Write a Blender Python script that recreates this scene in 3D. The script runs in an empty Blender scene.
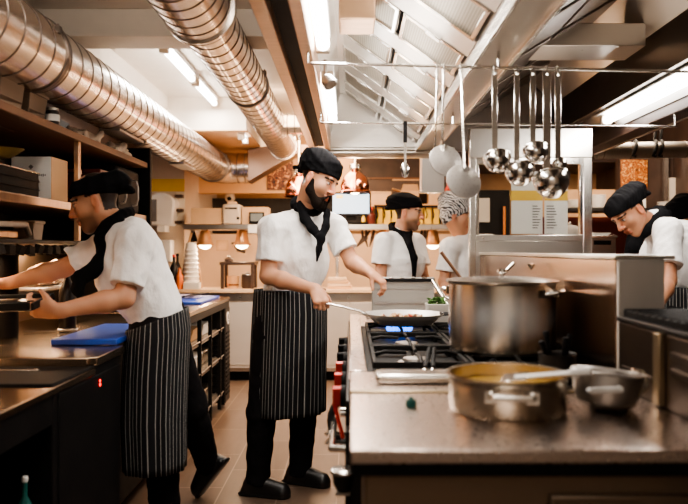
import bpy, math, random
import numpy as np
from mathutils import Vector
random.seed(7); np.random.seed(7)
SC = bpy.context.scene; COL = SC.collection
PI = math.pi
EYE = 1.29
def V(*a): return np.array(a if len(a) > 1 else a[0], dtype=float)
def nrm(a): a = V(a); return a/np.linalg.norm(a)
def P(px, py, Y): return V((px-350)*Y/700, Y, EYE-(py-250)*Y/700)

# ------------------------------------------------------------------ materials
def mat(name, base, rough=.5, metal=0., bump=0., bscale=40., stretch=(1,1,1), var=0., rvar=0., emit=None, estr=0., trans=0., spec=.5, vcol=False, alpha=1.):
    m = bpy.data.materials.new(name); m.use_nodes = True
    nt = m.node_tree; N = nt.nodes; L = nt.links; b = N['Principled BSDF']
    c = tuple(base)+(1,)
    b.inputs['Base Color'].default_value = c; b.inputs['Roughness'].default_value = rough
    b.inputs['Metallic'].default_value = metal; b.inputs['Specular IOR Level'].default_value = spec
    b.inputs['Transmission Weight'].default_value = trans; b.inputs['Alpha'].default_value = alpha
    if emit: b.inputs['Emission Color'].default_value = tuple(emit)+(1,); b.inputs['Emission Strength'].default_value = estr
    if bump or var or rvar:
        tc = N.new('ShaderNodeTexCoord'); mp = N.new('ShaderNodeMapping'); mp.inputs['Scale'].default_value = stretch
        L.new(tc.outputs['Object'], mp.inputs['Vector'])
        n = N.new('ShaderNodeTexNoise'); n.inputs['Scale'].default_value = bscale; n.inputs['Detail'].default_value = 4
        L.new(mp.outputs[0], n.inputs['Vector'])
        if bump:
            bp = N.new('ShaderNodeBump'); bp.inputs['Strength'].default_value = bump; bp.inputs['Distance'].default_value = .01 if name != 'white_cotton' else .03
            L.new(n.outputs['Fac'], bp.inputs['Height']); L.new(bp.outputs[0], b.inputs['Normal'])
        if var:
            r = N.new('ShaderNodeValToRGB'); r.color_ramp.elements[0].position = .3; r.color_ramp.elements[1].position = .7
            r.color_ramp.elements[0].color = tuple(x*(1-var) for x in base)+(1,)
            r.color_ramp.elements[1].color = tuple(min(1, x*(1+var)) for x in base)+(1,)
            n2 = N.new('ShaderNodeTexNoise'); n2.inputs['Scale'].default_value = bscale*.15; n2.inputs['Detail'].default_value = 5
            L.new(mp.outputs[0], n2.inputs['Vector']); L.new(n2.outputs['Fac'], r.inputs['Fac']); L.new(r.outputs[0], b.inputs['Base Color'])
        if rvar:
            mr = N.new('ShaderNodeMapRange'); mr.inputs['To Min'].default_value = max(.03, rough-rvar); mr.inputs['To Max'].default_value = rough+rvar
            L.new(n.outputs['Fac'], mr.inputs['Value']); L.new(mr.outputs[0], b.inputs['Roughness'])
    if vcol:
        a = N.new('ShaderNodeAttribute'); a.attribute_name = 'Col'; L.new(a.outputs['Color'], b.inputs['Base Color'])
    return m
M = {}
M['steel'] = mat('steel', (.66,.62,.57), .26, 1, 0, 12, (1,1,4), .03, .02)
M['steel_h'] = mat('steel_brushed_flat', (.66,.62,.57), .28, 1, 0, 12, (1,4,1), .03, .015)
M['steel_dull'] = mat('steel_dull', (.48,.45,.42), .42, 1, .015, 40, (1,1,6), .04, .06)
M['steel_bright'] = mat('steel_bright', (.78,.75,.71), .16, 1, 0, 30, var=.04)
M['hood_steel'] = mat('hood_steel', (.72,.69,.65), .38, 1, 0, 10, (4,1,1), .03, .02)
M['hood_shaded'] = mat('hood_shaded_steel', (.21,.175,.15), .36, 1, 0, 10, (4,1,1), .06, .02)  # hood steel darkened to carry the shade in the dim parts
M['copper'] = mat('copper', (.75,.36,.20), .2, 1, var=.06, bscale=30)
M['rail_tan'] = mat('rail_tan', (.62,.40,.25), .35, .75, .02, 40, (1,8,1), .1, .1)
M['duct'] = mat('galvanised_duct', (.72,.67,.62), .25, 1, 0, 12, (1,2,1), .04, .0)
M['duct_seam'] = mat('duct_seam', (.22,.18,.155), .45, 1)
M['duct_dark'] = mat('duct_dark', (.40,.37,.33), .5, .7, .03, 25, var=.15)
M['black'] = mat('black_paint', (.009,.008,.008), .55, 0, .04, 60, var=.2, spec=.12)
M['black_iron'] = mat('black_iron', (.010,.009,.008), .6, 0, .15, 120, var=.2, spec=.2)
M['charcoal'] = mat('charcoal_panel', (.018,.014,.012), .45, .0, .03, 40, var=.25, spec=.3)
M['rubber'] = mat('black_rubber', (.012,.012,.013), .55, 0, .05, 90)
M['wood'] = mat('warm_shelf_board', (.19,.088,.042), .5, 0, .05, 30, (12,1,1), .2)
M['cream'] = mat('cream_paint', (.74,.66,.56), .75, 0, .03, 60, var=.03)
M['ceiling'] = mat('ceiling_paint', (.82,.75,.66), .85, 0, .03, 60, var=.03)
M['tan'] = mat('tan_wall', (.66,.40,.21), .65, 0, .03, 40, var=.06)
M['recess_shade'] = mat('opening_shade', (.022,.019,.018), .5, 0, .03, 40, var=.3)  # shade of the far opening put into a dark colour
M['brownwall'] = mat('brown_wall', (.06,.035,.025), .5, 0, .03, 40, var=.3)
M['redcab'] = mat('dark_red_lacquer', (.11,.022,.015), .35, 0, var=.2)
M['carton'] = mat('cardboard', (.60,.40,.24), .8, 0, .04, 60, var=.06)
M['paper'] = mat('white_paper', (.82,.80,.76), .7, 0, .02, 50, var=.02)
M['white'] = mat('white_plastic', (.80,.78,.75), .35, 0, var=.02)
M['beige'] = mat('beige_plastic', (.55,.45,.35), .45, 0, var=.05)
M['yellow'] = mat('yellow_plastic', (.80,.52,.06), .5, 0, var=.06)
M['orange'] = mat('orange_plastic', (.80,.20,.05), .4, 0, var=.06)
M['red'] = mat('red_paint', (.75,.05,.03), .4, 0, var=.06)
M['blue'] = mat('blue_board', (.02,.075,.42), .38, 0, .03, 90, var=.08)
M['green'] = mat('green_glass', (.01,.11,.07), .2, 0, var=.1)
M['teal'] = mat('teal_plastic', (.01,.10,.085), .35, 0, var=.1)
M['mustard'] = mat('mustard_cloth', (.20,.13,.03), .8, 0, .1, 80, var=.2)
M['bottle'] = mat('dark_bottle', (.010,.007,.006), .35, 0, spec=.3, var=.1)
M['herb'] = mat('herb_leaf', (.07,.17,.03), .6, 0, .1, 80, var=.35)
M['soup'] = mat('golden_broth', (.50,.30,.075), .12, 0, .08, 25, var=.15)
M['jacket'] = mat('white_cotton', (.86,.84,.82), .85, 0, .6, 13, (1,1,.7), .02, spec=.1)
M['blackcloth'] = mat('black_cotton', (.007,.007,.008), .9, 0, .25, 40, var=.2, spec=.08)
M['trouser'] = mat('black_trouser', (.010,.009,.010), .9, 0, .2, 30, var=.2, spec=.1)
M['shoe'] = mat('black_leather', (.012,.011,.011), .35, 0, .05, 60, spec=.5)
M['hair'] = mat('dark_hair', (.010,.006,.004), .85, 0, .6, 160, var=.3, spec=.12)
M['skin'] = mat('skin', (.6,.35,.24), .5, 0, .06, 120, spec=.35, vcol=True)
M['skin'].node_tree.nodes['Principled BSDF'].inputs['Subsurface Weight'].default_value = .08
M['tube'] = mat('lit_tube', (1,1,1), .4, emit=(1,.95,.90), estr=14)
M['bulb'] = mat('lit_bulb', (1,1,1), .4, emit=(1,.74,.42), estr=14)
M['screen'] = mat('lit_screen', (.1,.1,.1), .3, emit=(.62,.75,.86), estr=2.0)
M['greyscreen'] = mat('grey_screen', (.16,.18,.18), .3, var=.1)
M['flame'] = mat('gas_flame', (.0,.05,.3), .5, emit=(.04,.22,1), estr=3.5)
M['led'] = mat('red_led', (.5,0,0), .4, emit=(1,.03,.02), estr=3)
M['food_a'] = mat('browned_mushroom', (.17,.07,.03), .5, 0, .2, 80, var=.4)
M['food_b'] = mat('seared_pale_piece', (.62,.40,.20), .5, 0, .2, 80, var=.3)
M['food_c'] = mat('red_pepper_piece', (.45,.06,.02), .4, 0, .1, 80, var=.3)
M['clearplastic'] = mat('crumpled_film', (.62,.52,.42), .25, 0, .3, 40, var=.1)
M['ink'] = mat('grey_ink', (.16,.15,.15), .7)
def glass_mat():
    m = bpy.data.materials.new('clear_glass'); m.use_nodes = True; nt = m.node_tree; N = nt.nodes; L = nt.links
    N.remove(N['Principled BSDF']); t = N.new('ShaderNodeBsdfTransparent'); g = N.new('ShaderNodeBsdfGlossy'); g.inputs['Roughness'].default_value = .03
    t.inputs['Color'].default_value = (.93,.93,.92,1)
    f = N.new('ShaderNodeFresnel'); f.inputs['IOR'].default_value = 1.35; x = N.new('ShaderNodeMixShader')
    L.new(f.outputs[0], x.inputs[0]); L.new(t.outputs[0], x.inputs[1]); L.new(g.outputs[0], x.inputs[2]); L.new(x.outputs[0], N['Material Output'].inputs[0])
    return m
M['glass'] = glass_mat()
def floor_mat():
    m = mat('floor_tile', (.2,.12,.08), .32); nt = m.node_tree; N = nt.nodes; L = nt.links; b = N['Principled BSDF']
    tc = N.new('ShaderNodeTexCoord'); mp = N.new('ShaderNodeMapping'); mp.inputs['Rotation'].default_value = (0,0,PI/2)
    br = N.new('ShaderNodeTexBrick'); br.inputs['Scale'].default_value = 1; br.inputs['Brick Width'].default_value = .62; br.inputs['Row Height'].default_value = .31
    br.inputs['Mortar Size'].default_value = .004; br.inputs['Color1'].default_value = (.215,.15,.108,1); br.inputs['Color2'].default_value = (.175,.12,.087,1); br.inputs['Mortar'].default_value = (.36,.27,.20,1)
    L.new(tc.outputs['Object'], mp.inputs[0]); L.new(mp.outputs[0], br.inputs['Vector'])
    n = N.new('ShaderNodeTexNoise'); n.inputs['Scale'].default_value = 5; n.inputs['Detail'].default_value = 6
    mp2 = N.new('ShaderNodeMapping'); mp2.inputs['Scale'].default_value = (6,1,1); L.new(tc.outputs['Object'], mp2.inputs[0]); L.new(mp2.outputs[0], n.inputs['Vector'])
    mx = N.new('ShaderNodeMix'); mx.data_type = 'RGBA'; mx.blend_type = 'MULTIPLY'; mx.inputs[0].default_value = .6
    rp = N.new('ShaderNodeValToRGB'); rp.color_ramp.elements[0].color = (.55,.5,.48,1); rp.color_ramp.elements[1].color = (1.2,1.15,1.1,1)
    L.new(n.outputs['Fac'], rp.inputs[0]); L.new(br.outputs['Color'], mx.inputs[6]); L.new(rp.outputs[0], mx.inputs[7]); L.new(mx.outputs[2], b.inputs['Base Color'])
    bp = N.new('ShaderNodeBump'); bp.inputs['Strength'].default_value = .15; bp.invert = True; L.new(br.outputs['Fac'], bp.inputs['Height']); L.new(bp.outputs[0], b.inputs['Normal'])
    return m
M['floor'] = floor_mat()
def stripe_mat(pitch=.024, base=(.012,.012,.014), line=(.30,.29,.27), wid=.13, name='pinstripe_cloth'):
    m = mat(name, base, .8, spec=.2); nt = m.node_tree; N = nt.nodes; L = nt.links; b = N['Principled BSDF']
    uv = N.new('ShaderNodeUVMap'); uv.uv_map = 'UVMap'; s = N.new('ShaderNodeSeparateXYZ'); L.new(uv.outputs[0], s.inputs[0])
    d = N.new('ShaderNodeMath'); d.operation = 'DIVIDE'; d.inputs[1].default_value = pitch; L.new(s.outputs[0], d.inputs[0])
    fr = N.new('ShaderNodeMath'); fr.operation = 'FRACT'; L.new(d.outputs[0], fr.inputs[0])
    lt = N.new('ShaderNodeMath'); lt.operation = 'LESS_THAN'; lt.inputs[1].default_value = wid; L.new(fr.outputs[0], lt.inputs[0])
    mx = N.new('ShaderNodeMix'); mx.data_type = 'RGBA'; mx.inputs[6].default_value = base+(1,); mx.inputs[7].default_value = line+(1,)
    L.new(lt.outputs[0], mx.inputs[0]); L.new(mx.outputs[2], b.inputs['Base Color'])
    return m
M['stripe'] = stripe_mat()
def zebra_mat():
    m = mat('zebra_cloth', (.8,.8,.8), .8); nt = m.node_tree; N = nt.nodes; L = nt.links; b = N['Principled BSDF']
    tc = N.new('ShaderNodeTexCoord'); w = N.new('ShaderNodeTexWave'); w.inputs['Scale'].default_value = 26; w.inputs['Distortion'].default_value = 9; w.inputs['Detail'].default_value = 1
    w.bands_direction = 'DIAGONAL'
    r = N.new('ShaderNodeValToRGB'); r.color_ramp.elements[0].position = .42; r.color_ramp.elements[1].position = .52
    r.color_ramp.elements[0].color = (.03,.03,.035,1); r.color_ramp.elements[1].color = (.62,.6,.58,1)
    L.new(tc.outputs['Object'], w.inputs[0]); L.new(w.outputs['Fac'], r.inputs[0]); L.new(r.outputs[0], b.inputs['Base Color'])
    return m
M['zebra'] = zebra_mat()
def mesh_filter_mat():
    m = mat('filter_mesh', (.40,.38,.31), .45, .9); nt = m.node_tree; N = nt.nodes; L = nt.links; b = N['Principled BSDF']
    tc = N.new('ShaderNodeTexCoord'); w = N.new('ShaderNodeTexWave'); w.inputs['Scale'].default_value = 34; w.bands_direction = 'X'
    r = N.new('ShaderNodeValToRGB'); r.color_ramp.elements[0].color = (.26,.24,.20,1); r.color_ramp.elements[1].color = (.40,.37,.31,1)
    bp = N.new('ShaderNodeBump'); bp.inputs['Strength'].default_value = .12
    L.new(tc.outputs['Object'], w.inputs[0]); L.new(w.outputs['Fac'], r.inputs[0]); L.new(r.outputs[0], b.inputs['Base Color']); L.new(w.outputs['Fac'], bp.inputs['Height']); L.new(bp.outputs[0], b.inputs['Normal'])
    return m
M['filter'] = mesh_filter_mat()
def art_mat(name, stops, scale=6, dist=4):
    m = mat(name, (.5,.3,.1), .5); nt = m.node_tree; N = nt.nodes; L = nt.links; b = N['Principled BSDF']
    tc = N.new('ShaderNodeTexCoord'); n = N.new('ShaderNodeTexNoise'); n.inputs['Scale'].default_value = scale; n.inputs['Detail'].default_value = 5; n.inputs['Distortion'].default_value = dist
    r = N.new('ShaderNodeValToRGB'); cr = r.color_ramp
    while len(cr.elements) < len(stops): cr.elements.new(.5)
    for e, (p, c) in zip(cr.elements, stops): e.position = p; e.color = tuple(c)+(1,)
    L.new(tc.outputs['Object'], n.inputs[0]); L.new(n.outputs['Fac'], r.inputs[0]); L.new(r.outputs[0], b.inputs['Base Color'])
    return m
M['art_dark'] = art_mat('dark_food_photo', [(.40,(.02,.012,.01)),(.47,(.22,.06,.03)),(.53,(.04,.02,.018)),(.61,(.75,.36,.15))], 16, 2.5)
M['art_orange'] = art_mat('orange_grain_photo', [(.40,(.07,.015,.005)),(.47,(.62,.17,.025)),(.54,(.16,.04,.01)),(.60,(.95,.55,.18))], 20, 3)

# ------------------------------------------------------------------ mesh builder
def frame(ax):
    ax = nrm(ax); t = V(0,0,1) if abs(ax[2]) < .9 else V(1,0,0)
    u = nrm(np.cross(t, ax)); return u, np.cross(ax, u), ax
WL = {}
def wloc(o): return WL.get(o.name, V(0,0,0))
class MB:
    def __init__(s): s.v = []; s.f = []; s.mi = []; s.m = 0
    def add(s, vs, fs):
        b = len(s.v); s.v += [tuple(map(float, q)) for q in vs]; s.f += [tuple(i+b for i in q) for q in fs]; s.mi += [s.m]*len(fs); return s
    def box(s, x0, x1, y0, y1, z0, z1):
        return s.add([(x0,y0,z0),(x1,y0,z0),(x1,y1,z0),(x0,y1,z0),(x0,y0,z1),(x1,y0,z1),(x1,y1,z1),(x0,y1,z1)],
                     [(0,3,2,1),(4,5,6,7),(0,1,5,4),(1,2,6,5),(2,3,7,6),(3,0,4,7)])
    def obox(s, c, h, ex, ey, ez=None):
        c = V(c); ex = nrm(ex); ey = V(ey); ey = nrm(ey-ex*ex.dot(ey)); ez = np.cross(ex, ey)
        sg = [(-1,-1,-1),(1,-1,-1),(1,1,-1),(-1,1,-1),(-1,-1,1),(1,-1,1),(1,1,1),(-1,1,1)]
        return s.add([c+ex*a*h[0]+ey*b*h[1]+ez*d*h[2] for a,b,d in sg], [(0,3,2,1),(4,5,6,7),(0,1,5,4),(1,2,6,5),(2,3,7,6),(3,0,4,7)])
    def lathe(s, c, prof, ax=(0,0,1), n=32, sx=1., sy=1.):
        c = V(c); u, w, a = frame(ax); vs = []; fs = []
        for r, h in prof:
            for i in range(n):
                t = 2*PI*i/n; vs.append(c+u*(r*sx*math.cos(t))+w*(r*sy*math.sin(t))+a*h)
        for k in range(len(prof)-1):
            for i in range(n):
                j = (i+1) % n; fs.append((k*n+i, k*n+j, (k+1)*n+j, (k+1)*n+i))
        if prof[0][0] > 1e-4: fs.append(tuple(range(n-1, -1, -1)))
        if prof[-1][0] > 1e-4: fs.append(tuple((len(prof)-1)*n+i for i in range(n)))
        return s.add(vs, fs)
    def cyl(s, a, b, ra, rb=None, n=20):
        a = V(a); b = V(b); rb = ra if rb is None else rb
        return s.lathe(a, [(ra, 0), (rb, float(np.linalg.norm(b-a)))], b-a, n)
    def tube(s, pts, r, n=10, flat=None):
        pts = [V(q) for q in pts]; k = len(pts); rs = r if isinstance(r, (list, tuple)) else [r]*k
        d0 = nrm(pts[1]-pts[0]); u, w, _ = frame(d0); vs = []; fs = []
        for i, q in enumerate(pts):
            d = nrm((pts[min(i+1,k-1)]-pts[max(i-1,0)])); u = nrm(u-d*u.dot(d)); w = np.cross(d, u)
            for j in range(n):
                t = 2*PI*j/n; vs.append(q+u*rs[i]*math.cos(t)+w*rs[i]*math.sin(t)*(flat or 1))
        for i in range(k-1):
            for j in range(n):
                l = (j+1) % n; fs.append((i*n+j, i*n+l, (i+1)*n+l, (i+1)*n+j))
        fs.append(tuple(range(n-1, -1, -1))); fs.append(tuple((k-1)*n+j for j in range(n)))
        return s.add(vs, fs)
    def ball(s, c, r, n=16, m=10):
        r = V(r, r, r) if np.isscalar(r) else V(r); c = V(c); vs = []; fs = []
        for i in range(m+1):
            a = PI*i/m
            for j in range(n):
                t = 2*PI*j/n; vs.append(c+r*V(math.sin(a)*math.cos(t), math.sin(a)*math.sin(t), -math.cos(a)))
        for i in range(m):
            for j in range(n):
                l = (j+1) % n; fs.append((i*n+j, i*n+l, (i+1)*n+l, (i+1)*n+j))
        return s.add(vs, fs)
    def prism(s, poly, d, base):   # poly: 3-D points, extruded by vector d
        k = len(poly); poly = [V(q) for q in poly]; d = V(d)
        return s.add(poly+[q+d for q in poly], [tuple(range(k-1,-1,-1)), tuple(range(k,2*k))]+[(i,(i+1)%k,k+(i+1)%k,k+i) for i in range(k)])
    def build(s, name, m, parent=None, bev=0., angle=35, top=None, smooth=True):
        ms = m if isinstance(m, (list, tuple)) else [m]
        v = np.array(s.v); 
        if parent is not None: org = wloc(parent)
        else:
            lo, hi = v.min(0), v.max(0); org = V((lo[0]+hi[0])/2, (lo[1]+hi[1])/2, lo[2])
        me = bpy.data.meshes.new(name); me.from_pydata([tuple(q) for q in v-org], [], s.f); me.validate(); me.update()
        for x in ms: me.materials.append(M[x] if isinstance(x, str) else x)
        if len(ms) > 1: me.polygons.foreach_set('material_index', s.mi)
        o = bpy.data.objects.new(name, me); COL.objects.link(o)
        import bmesh as _b
        bm = _b.new(); bm.from_mesh(me); _b.ops.remove_doubles(bm, verts=bm.verts, dist=1e-6); _b.ops.recalc_face_normals(bm, faces=bm.faces); bm.to_mesh(me); bm.free()
        if smooth:
            me.polygons.foreach_set('use_smooth', [True]*len(me.polygons)); me.set_sharp_from_angle(angle=math.radians(angle))
        if bev:
            md = o.modifiers.new('bevel', 'BEVEL'); md.width = bev; md.segments = 2; md.limit_method = 'ANGLE'; md.angle_limit = math.radians(40)
        if parent is not None: o.parent = parent
        else: o.location = org
        WL[o.name] = org
        return o
def thing(name, label, cat, loc, group=None):
    o = bpy.data.objects.new(name, None); COL.objects.link(o); o.location = tuple(loc); o.empty_display_size = .05
    WL[o.name] = V(loc); o['label'] = label; o['category'] = cat
    if group: o['group'] = group
    return o
def tag(o, label, cat, group=None, kind=None):
    o['label'] = label; o['category'] = cat
    if group: o['group'] = group
    if kind: o['kind'] = kind
    return o
def struct(o): o['kind'] = 'structure'; return o
def dup(root, loc, label=None, group=None):
    def cp(o, par):
        c = o.copy(); COL.objects.link(c); c.parent = par; WL[c.name] = V(loc)
        for ch in list(o.children): cp(ch, c)
        return c
    r = cp(root, None); r.location = tuple(loc)
    if label: r['label'] = label
    if group: r['group'] = group
    return r
M['counter_top'] = mat('counter_top_steel', (.58,.49,.43), .28, 1, .008, 90, (1,1,1), .02, .04)
M['counter_warm'] = mat('counter_warm_steel', (.52,.40,.30), .22, 1, .008, 60, (1,3,1), .04, .04)
M['front_panel'] = mat('island_front_steel', (.24,.18,.13), .40, .9, .01, 20, (1,1,4), .06, .05)
M['brass_edge'] = mat('brass_edge', (.42,.33,.22), .38, 1, 0, 30, var=.15)
M['guard'] = mat('guard_steel', (.47,.35,.27), .21, 1, 0, 4, (3,3,1), .05, .0)
M['grey_plate'] = mat('grey_plate', (.56,.52,.47), .5, .1, .0, 30, (6,1,1), .03)
M['dark_side'] = mat('grill_side', (.11,.08,.06), .33, .9, .01, 20, (1,1,5), .12, .06)
M['pot_steel'] = mat('pot_steel', (.68,.60,.50), .24, 1, 0, 10, (1,1,4), .03, .0)
M['beige_grey'] = mat('beige_grey', (.46,.43,.38), .5, 0, 0, 30, var=.06)
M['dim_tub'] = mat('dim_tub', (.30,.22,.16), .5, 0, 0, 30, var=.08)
M['shelf_edge'] = mat('copper_lit_shelf', (.50,.33,.22), .32, .9, .03, 25, (1,6,1), .12)
M['splash'] = mat('splash_steel', (.66,.46,.31), .30, 1, .01, 8, (1,3,1), .08, .04)
M['copperish'] = mat('orange_tin', (.45,.17,.05), .4, .3, var=.1)
M['wrap'] = mat('glinting_film', (.62,.42,.28), .15, .3, .5, 45, var=.1)
M['lilac'] = mat('lilac_cloth', (.42,.36,.50), .8, 0, .1, 60, var=.05)
M['greyplastic'] = mat('grey_plastic', (.16,.15,.15), .35, 0, var=.06)
M['pale_top'] = mat('pale_counter_top', (.78,.55,.35), .4, 0, .02, 30, (1,8,1), .08)
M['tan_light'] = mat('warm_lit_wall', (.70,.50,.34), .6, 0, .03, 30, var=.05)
M['lampshade'] = mat('lampshade_copper', (.80,.46,.24), .3, .8, 0, 30, var=.08)
M['copper_shade'] = mat('dome_copper', (.78,.36,.24), .14, 1, 0, 30, var=.05)
M['note'] = mat('note_yellow', (.8,.62,.2), .6, emit=(.8,.55,.15), estr=.5)
M['orange_dim'] = mat('amber_strip', (.5,.17,.04), .4, 0, var=.1)
M['bulb_soft'] = mat('warm_tube', (1,.8,.5), .4, emit=(1,.66,.34), estr=6)
M['skim'] = mat('pale_skimmer_steel', (.58,.55,.52), .40, .7, 0, 30, var=.03)
M['lid_grey'] = mat('lid_grey', (.30,.29,.265), .5, .2, 0, 30, var=.03)
M['pillar'] = mat('pillar_paint', (.60,.49,.39), .75, 0, .03, 60, var=.03)
M['counter_front'] = mat('counter_front_steel', (.70,.64,.58), .38, .45, 0, 8, (1,1,4), .03)
M['reducer'] = mat('reducer_steel', (.27,.19,.15), .35, 1, 0, 8, var=.05)
M['pan_steel'] = mat('pan_steel', (.60,.57,.53), .4, .55, 0, 20, var=.04)
# ------------------------------------------------------------------ sculpting: smooth unions of tapered limbs meshed by surface nets
class Sculpt:
    def __init__(s, vox): s.vox = vox; s.pr = []; s.disp = None; s.cuts = []
    def cone(s, a, b, ra, rb, k=.02, fl=None, clip=None, op='add'):
        s.pr.append(dict(t='c', a=V(a), b=V(b), ra=ra, rb=rb, k=k, fl=fl or [], clip=clip, op=op)); return s
    def ell(s, c, r, ax=None, k=.02, op='add', clip=None):
        s.pr.append(dict(t='e', a=V(c), r=V(r), ax=ax if ax is not None else np.eye(3), k=k, op=op, clip=clip)); return s
    def line(s, pts, rs, k=.01, fl=None):
        for i in range(len(pts)-1): s.cone(pts[i], pts[i+1], rs[i], rs[i+1], k, fl)
        return s
    def cut(s, p, n, c=None, r=None, k=.004): s.cuts.append((V(p), nrm(n), c, r, k)); return s
    def bb(s, q):
        if q['t'] == 'c':
            R = max(q['ra'], q['rb']); lo = np.minimum(q['a'], q['b'])-R; hi = np.maximum(q['a'], q['b'])+R
        else: R = q['r'].max(); lo = q['a']-R; hi = q['a']+R
        pad = q['k']+3*s.vox
        return lo-pad, hi+pad
    def mesh(s):
        vx = s.vox
        bs = [s.bb(q) for q in s.pr if q['op'] == 'add']
        lo = np.min([b[0] for b in bs], 0)-2*vx; hi = np.max([b[1] for b in bs], 0)+2*vx
        n = np.ceil((hi-lo)/vx).astype(int)+1
        G = np.full(n, .25, dtype=np.float32)
        ax = [(lo[i]+vx*np.arange(n[i])).astype(np.float32) for i in range(3)]
        for q in s.pr:
            a, b = s.bb(q); i0 = np.maximum(((a-lo)/vx).astype(int), 0); i1 = np.minimum(np.ceil((b-lo)/vx).astype(int)+1, n)
            if (i1 <= i0).any(): continue
            sl = tuple(slice(i0[i], i1[i]) for i in range(3))
            X = ax[0][sl[0]][:,None,None]; Y = ax[1][sl[1]][None,:,None]; Z = ax[2][sl[2]][None,None,:]
            if q['t'] == 'c':
                dx, dy, dz = X-q['a'][0], Y-q['a'][1], Z-q['a'][2]; e = q['b']-q['a']
                for f, sc in q['fl']:
                    f = nrm(f); dt = (dx*f[0]+dy*f[1]+dz*f[2])*(sc-1)
                    dx = dx+dt*f[0]; dy = dy+dt*f[1]; dz = dz+dt*f[2]; e = e+f*(e.dot(f)*(sc-1))
                L2 = max(float(e.dot(e)), 1e-9)
                t = np.clip((dx*e[0]+dy*e[1]+dz*e[2])/L2, 0, 1)
                d = np.sqrt((dx-t*e[0])**2+(dy-t*e[1])**2+(dz-t*e[2])**2)-(q['ra']+(q['rb']-q['ra'])*t)
            else:
                A = q['ax']; r = q['r']; dx, dy, dz = X-q['a'][0], Y-q['a'][1], Z-q['a'][2]; k0 = 0; k1 = 0
                for i in range(3):
                    w = dx*A[i][0]+dy*A[i][1]+dz*A[i][2]; k0 = k0+(w/r[i])**2; k1 = k1+(w/r[i]**2)**2
                k0 = np.sqrt(k0); d = k0*(k0-1)/np.maximum(np.sqrt(k1), 1e-6)
            if q.get('clip') is not None:
                p, nn = V(q['clip'][0]), nrm(q['clip'][1]); d = np.maximum(d, (X-p[0])*nn[0]+(Y-p[1])*nn[1]+(Z-p[2])*nn[2])
            g = G[sl]; k = q['k']
            if q['op'] == 'add':
                h = np.maximum(k-np.abs(g-d), 0)/k; G[sl] = np.minimum(g, d)-h*h*k*.25
            else:
                h = np.maximum(k-np.abs(g+d), 0)/k; G[sl] = np.maximum(g, -d)+h*h*k*.25
        X = ax[0][:,None,None]; Y = ax[1][None,:,None]; Z = ax[2][None,None,:]
        if s.disp is not None:
            idx = np.nonzero(np.abs(G) < .035); pts = np.stack([ax[i][idx[i]] for i in range(3)], 1); G[idx] += s.disp(pts)
        for p, nn, c, r, k in s.cuts:
            d = (X-p[0])*nn[0]+(Y-p[1])*nn[1]+(Z-p[2])*nn[2]
            if c is not None:
                m = ((X-c[0])**2+(Y-c[1])**2+(Z-c[2])**2) < r*r; G = np.where(m, np.maximum(G, d), G)
            else: G = np.maximum(G, d)
        return s.nets(G, lo)
    def nets(s, G, lo):
        vx = s.vox; S = G < 0; n = np.array(G.shape)
        cnt = np.zeros(n-1, np.int8); cor = [(i,j,k) for i in (0,1) for j in (0,1) for k in (0,1)]
        sl = lambda c: tuple(slice(c[i], c[i]+n[i]-1) for i in range(3))
        for c in cor: cnt += S[sl(c)]
        act = (cnt > 0) & (cnt < 8); ci = np.argwhere(act); idm = np.full(act.shape, -1, np.int64); idm[act] = np.arange(len(ci))
        acc = np.zeros((len(ci), 3)); wn = np.zeros(len(ci))
        val = {c: G[ci[:,0]+c[0], ci[:,1]+c[1], ci[:,2]+c[2]].astype(float) for c in cor}
        for c in cor:
            for a in range(3):
                if c[a] == 0:
                    e = list(c); e[a] = 1; g0, g1 = val[c], val[tuple(e)]; m = (g0 < 0) != (g1 < 0)
                    t = np.where(m, g0/np.where(m, g0-g1, 1), 0); p = np.array(c, float)[None,:].repeat(len(ci), 0); p[:,a] = t
                    acc[m] += p[m]; wn[m] += 1
        vs = lo+vx*(ci+acc/np.maximum(wn, 1)[:,None])
        fs = []
        for a in range(3):
            b, c = (a+1) % 3, (a+2) % 3
            s0 = [slice(1, n[i]-1) for i in range(3)]; s0[a] = slice(0, n[a]-1); s1 = list(s0); s1[a] = slice(1, n[a])
            A, B = S[tuple(s0)], S[tuple(s1)]
            for flip in (0, 1):
                e = np.argwhere((A & ~B) if not flip else (~A & B))
                if not len(e): continue
                off = np.array([0 if i == a else 1 for i in range(3)]); e = e+off
                def gi(db, dc):
                    q = e.copy(); q[:,b] -= db; q[:,c] -= dc; return idm[q[:,0], q[:,1], q[:,2]]
                q = np.stack([gi(1,1), gi(0,1), gi(0,0), gi(1,0)], 1)
                fs.append(q if not flip else q[:, ::-1])
        return vs, np.concatenate(fs)
    def build(s, name, m, parent, col=None, smooth=1):
        vs, fs = s.mesh(); org = wloc(parent)
        me = bpy.data.meshes.new(name); me.vertices.add(len(vs)); me.vertices.foreach_set('co', (vs-org).astype(np.float32).ravel())
        me.loops.add(fs.size); me.loops.foreach_set('vertex_index', fs.astype(np.int32).ravel())
        me.polygons.add(len(fs)); me.polygons.foreach_set('loop_start', np.arange(0, fs.size, 4, dtype=np.int32))
        me.polygons.foreach_set('use_smooth', np.ones(len(fs), dtype=bool)); me.update(calc_edges=True); me.validate()
        me.materials.append(M[m] if isinstance(m, str) else m)
        if col is not None:
            c = np.ones((len(vs), 4), np.float32); c[:, :3] = col(vs)
            at = me.attributes.new('Col', 'FLOAT_COLOR', 'POINT'); at.data.foreach_set('color', c.ravel())
        o = bpy.data.objects.new(name, me); COL.objects.link(o); o.parent = parent; WL[o.name] = org
        if smooth:
            md = o.modifiers.new('soften', 'SMOOTH'); md.factor = .5; md.iterations = smooth
        return o
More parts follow.
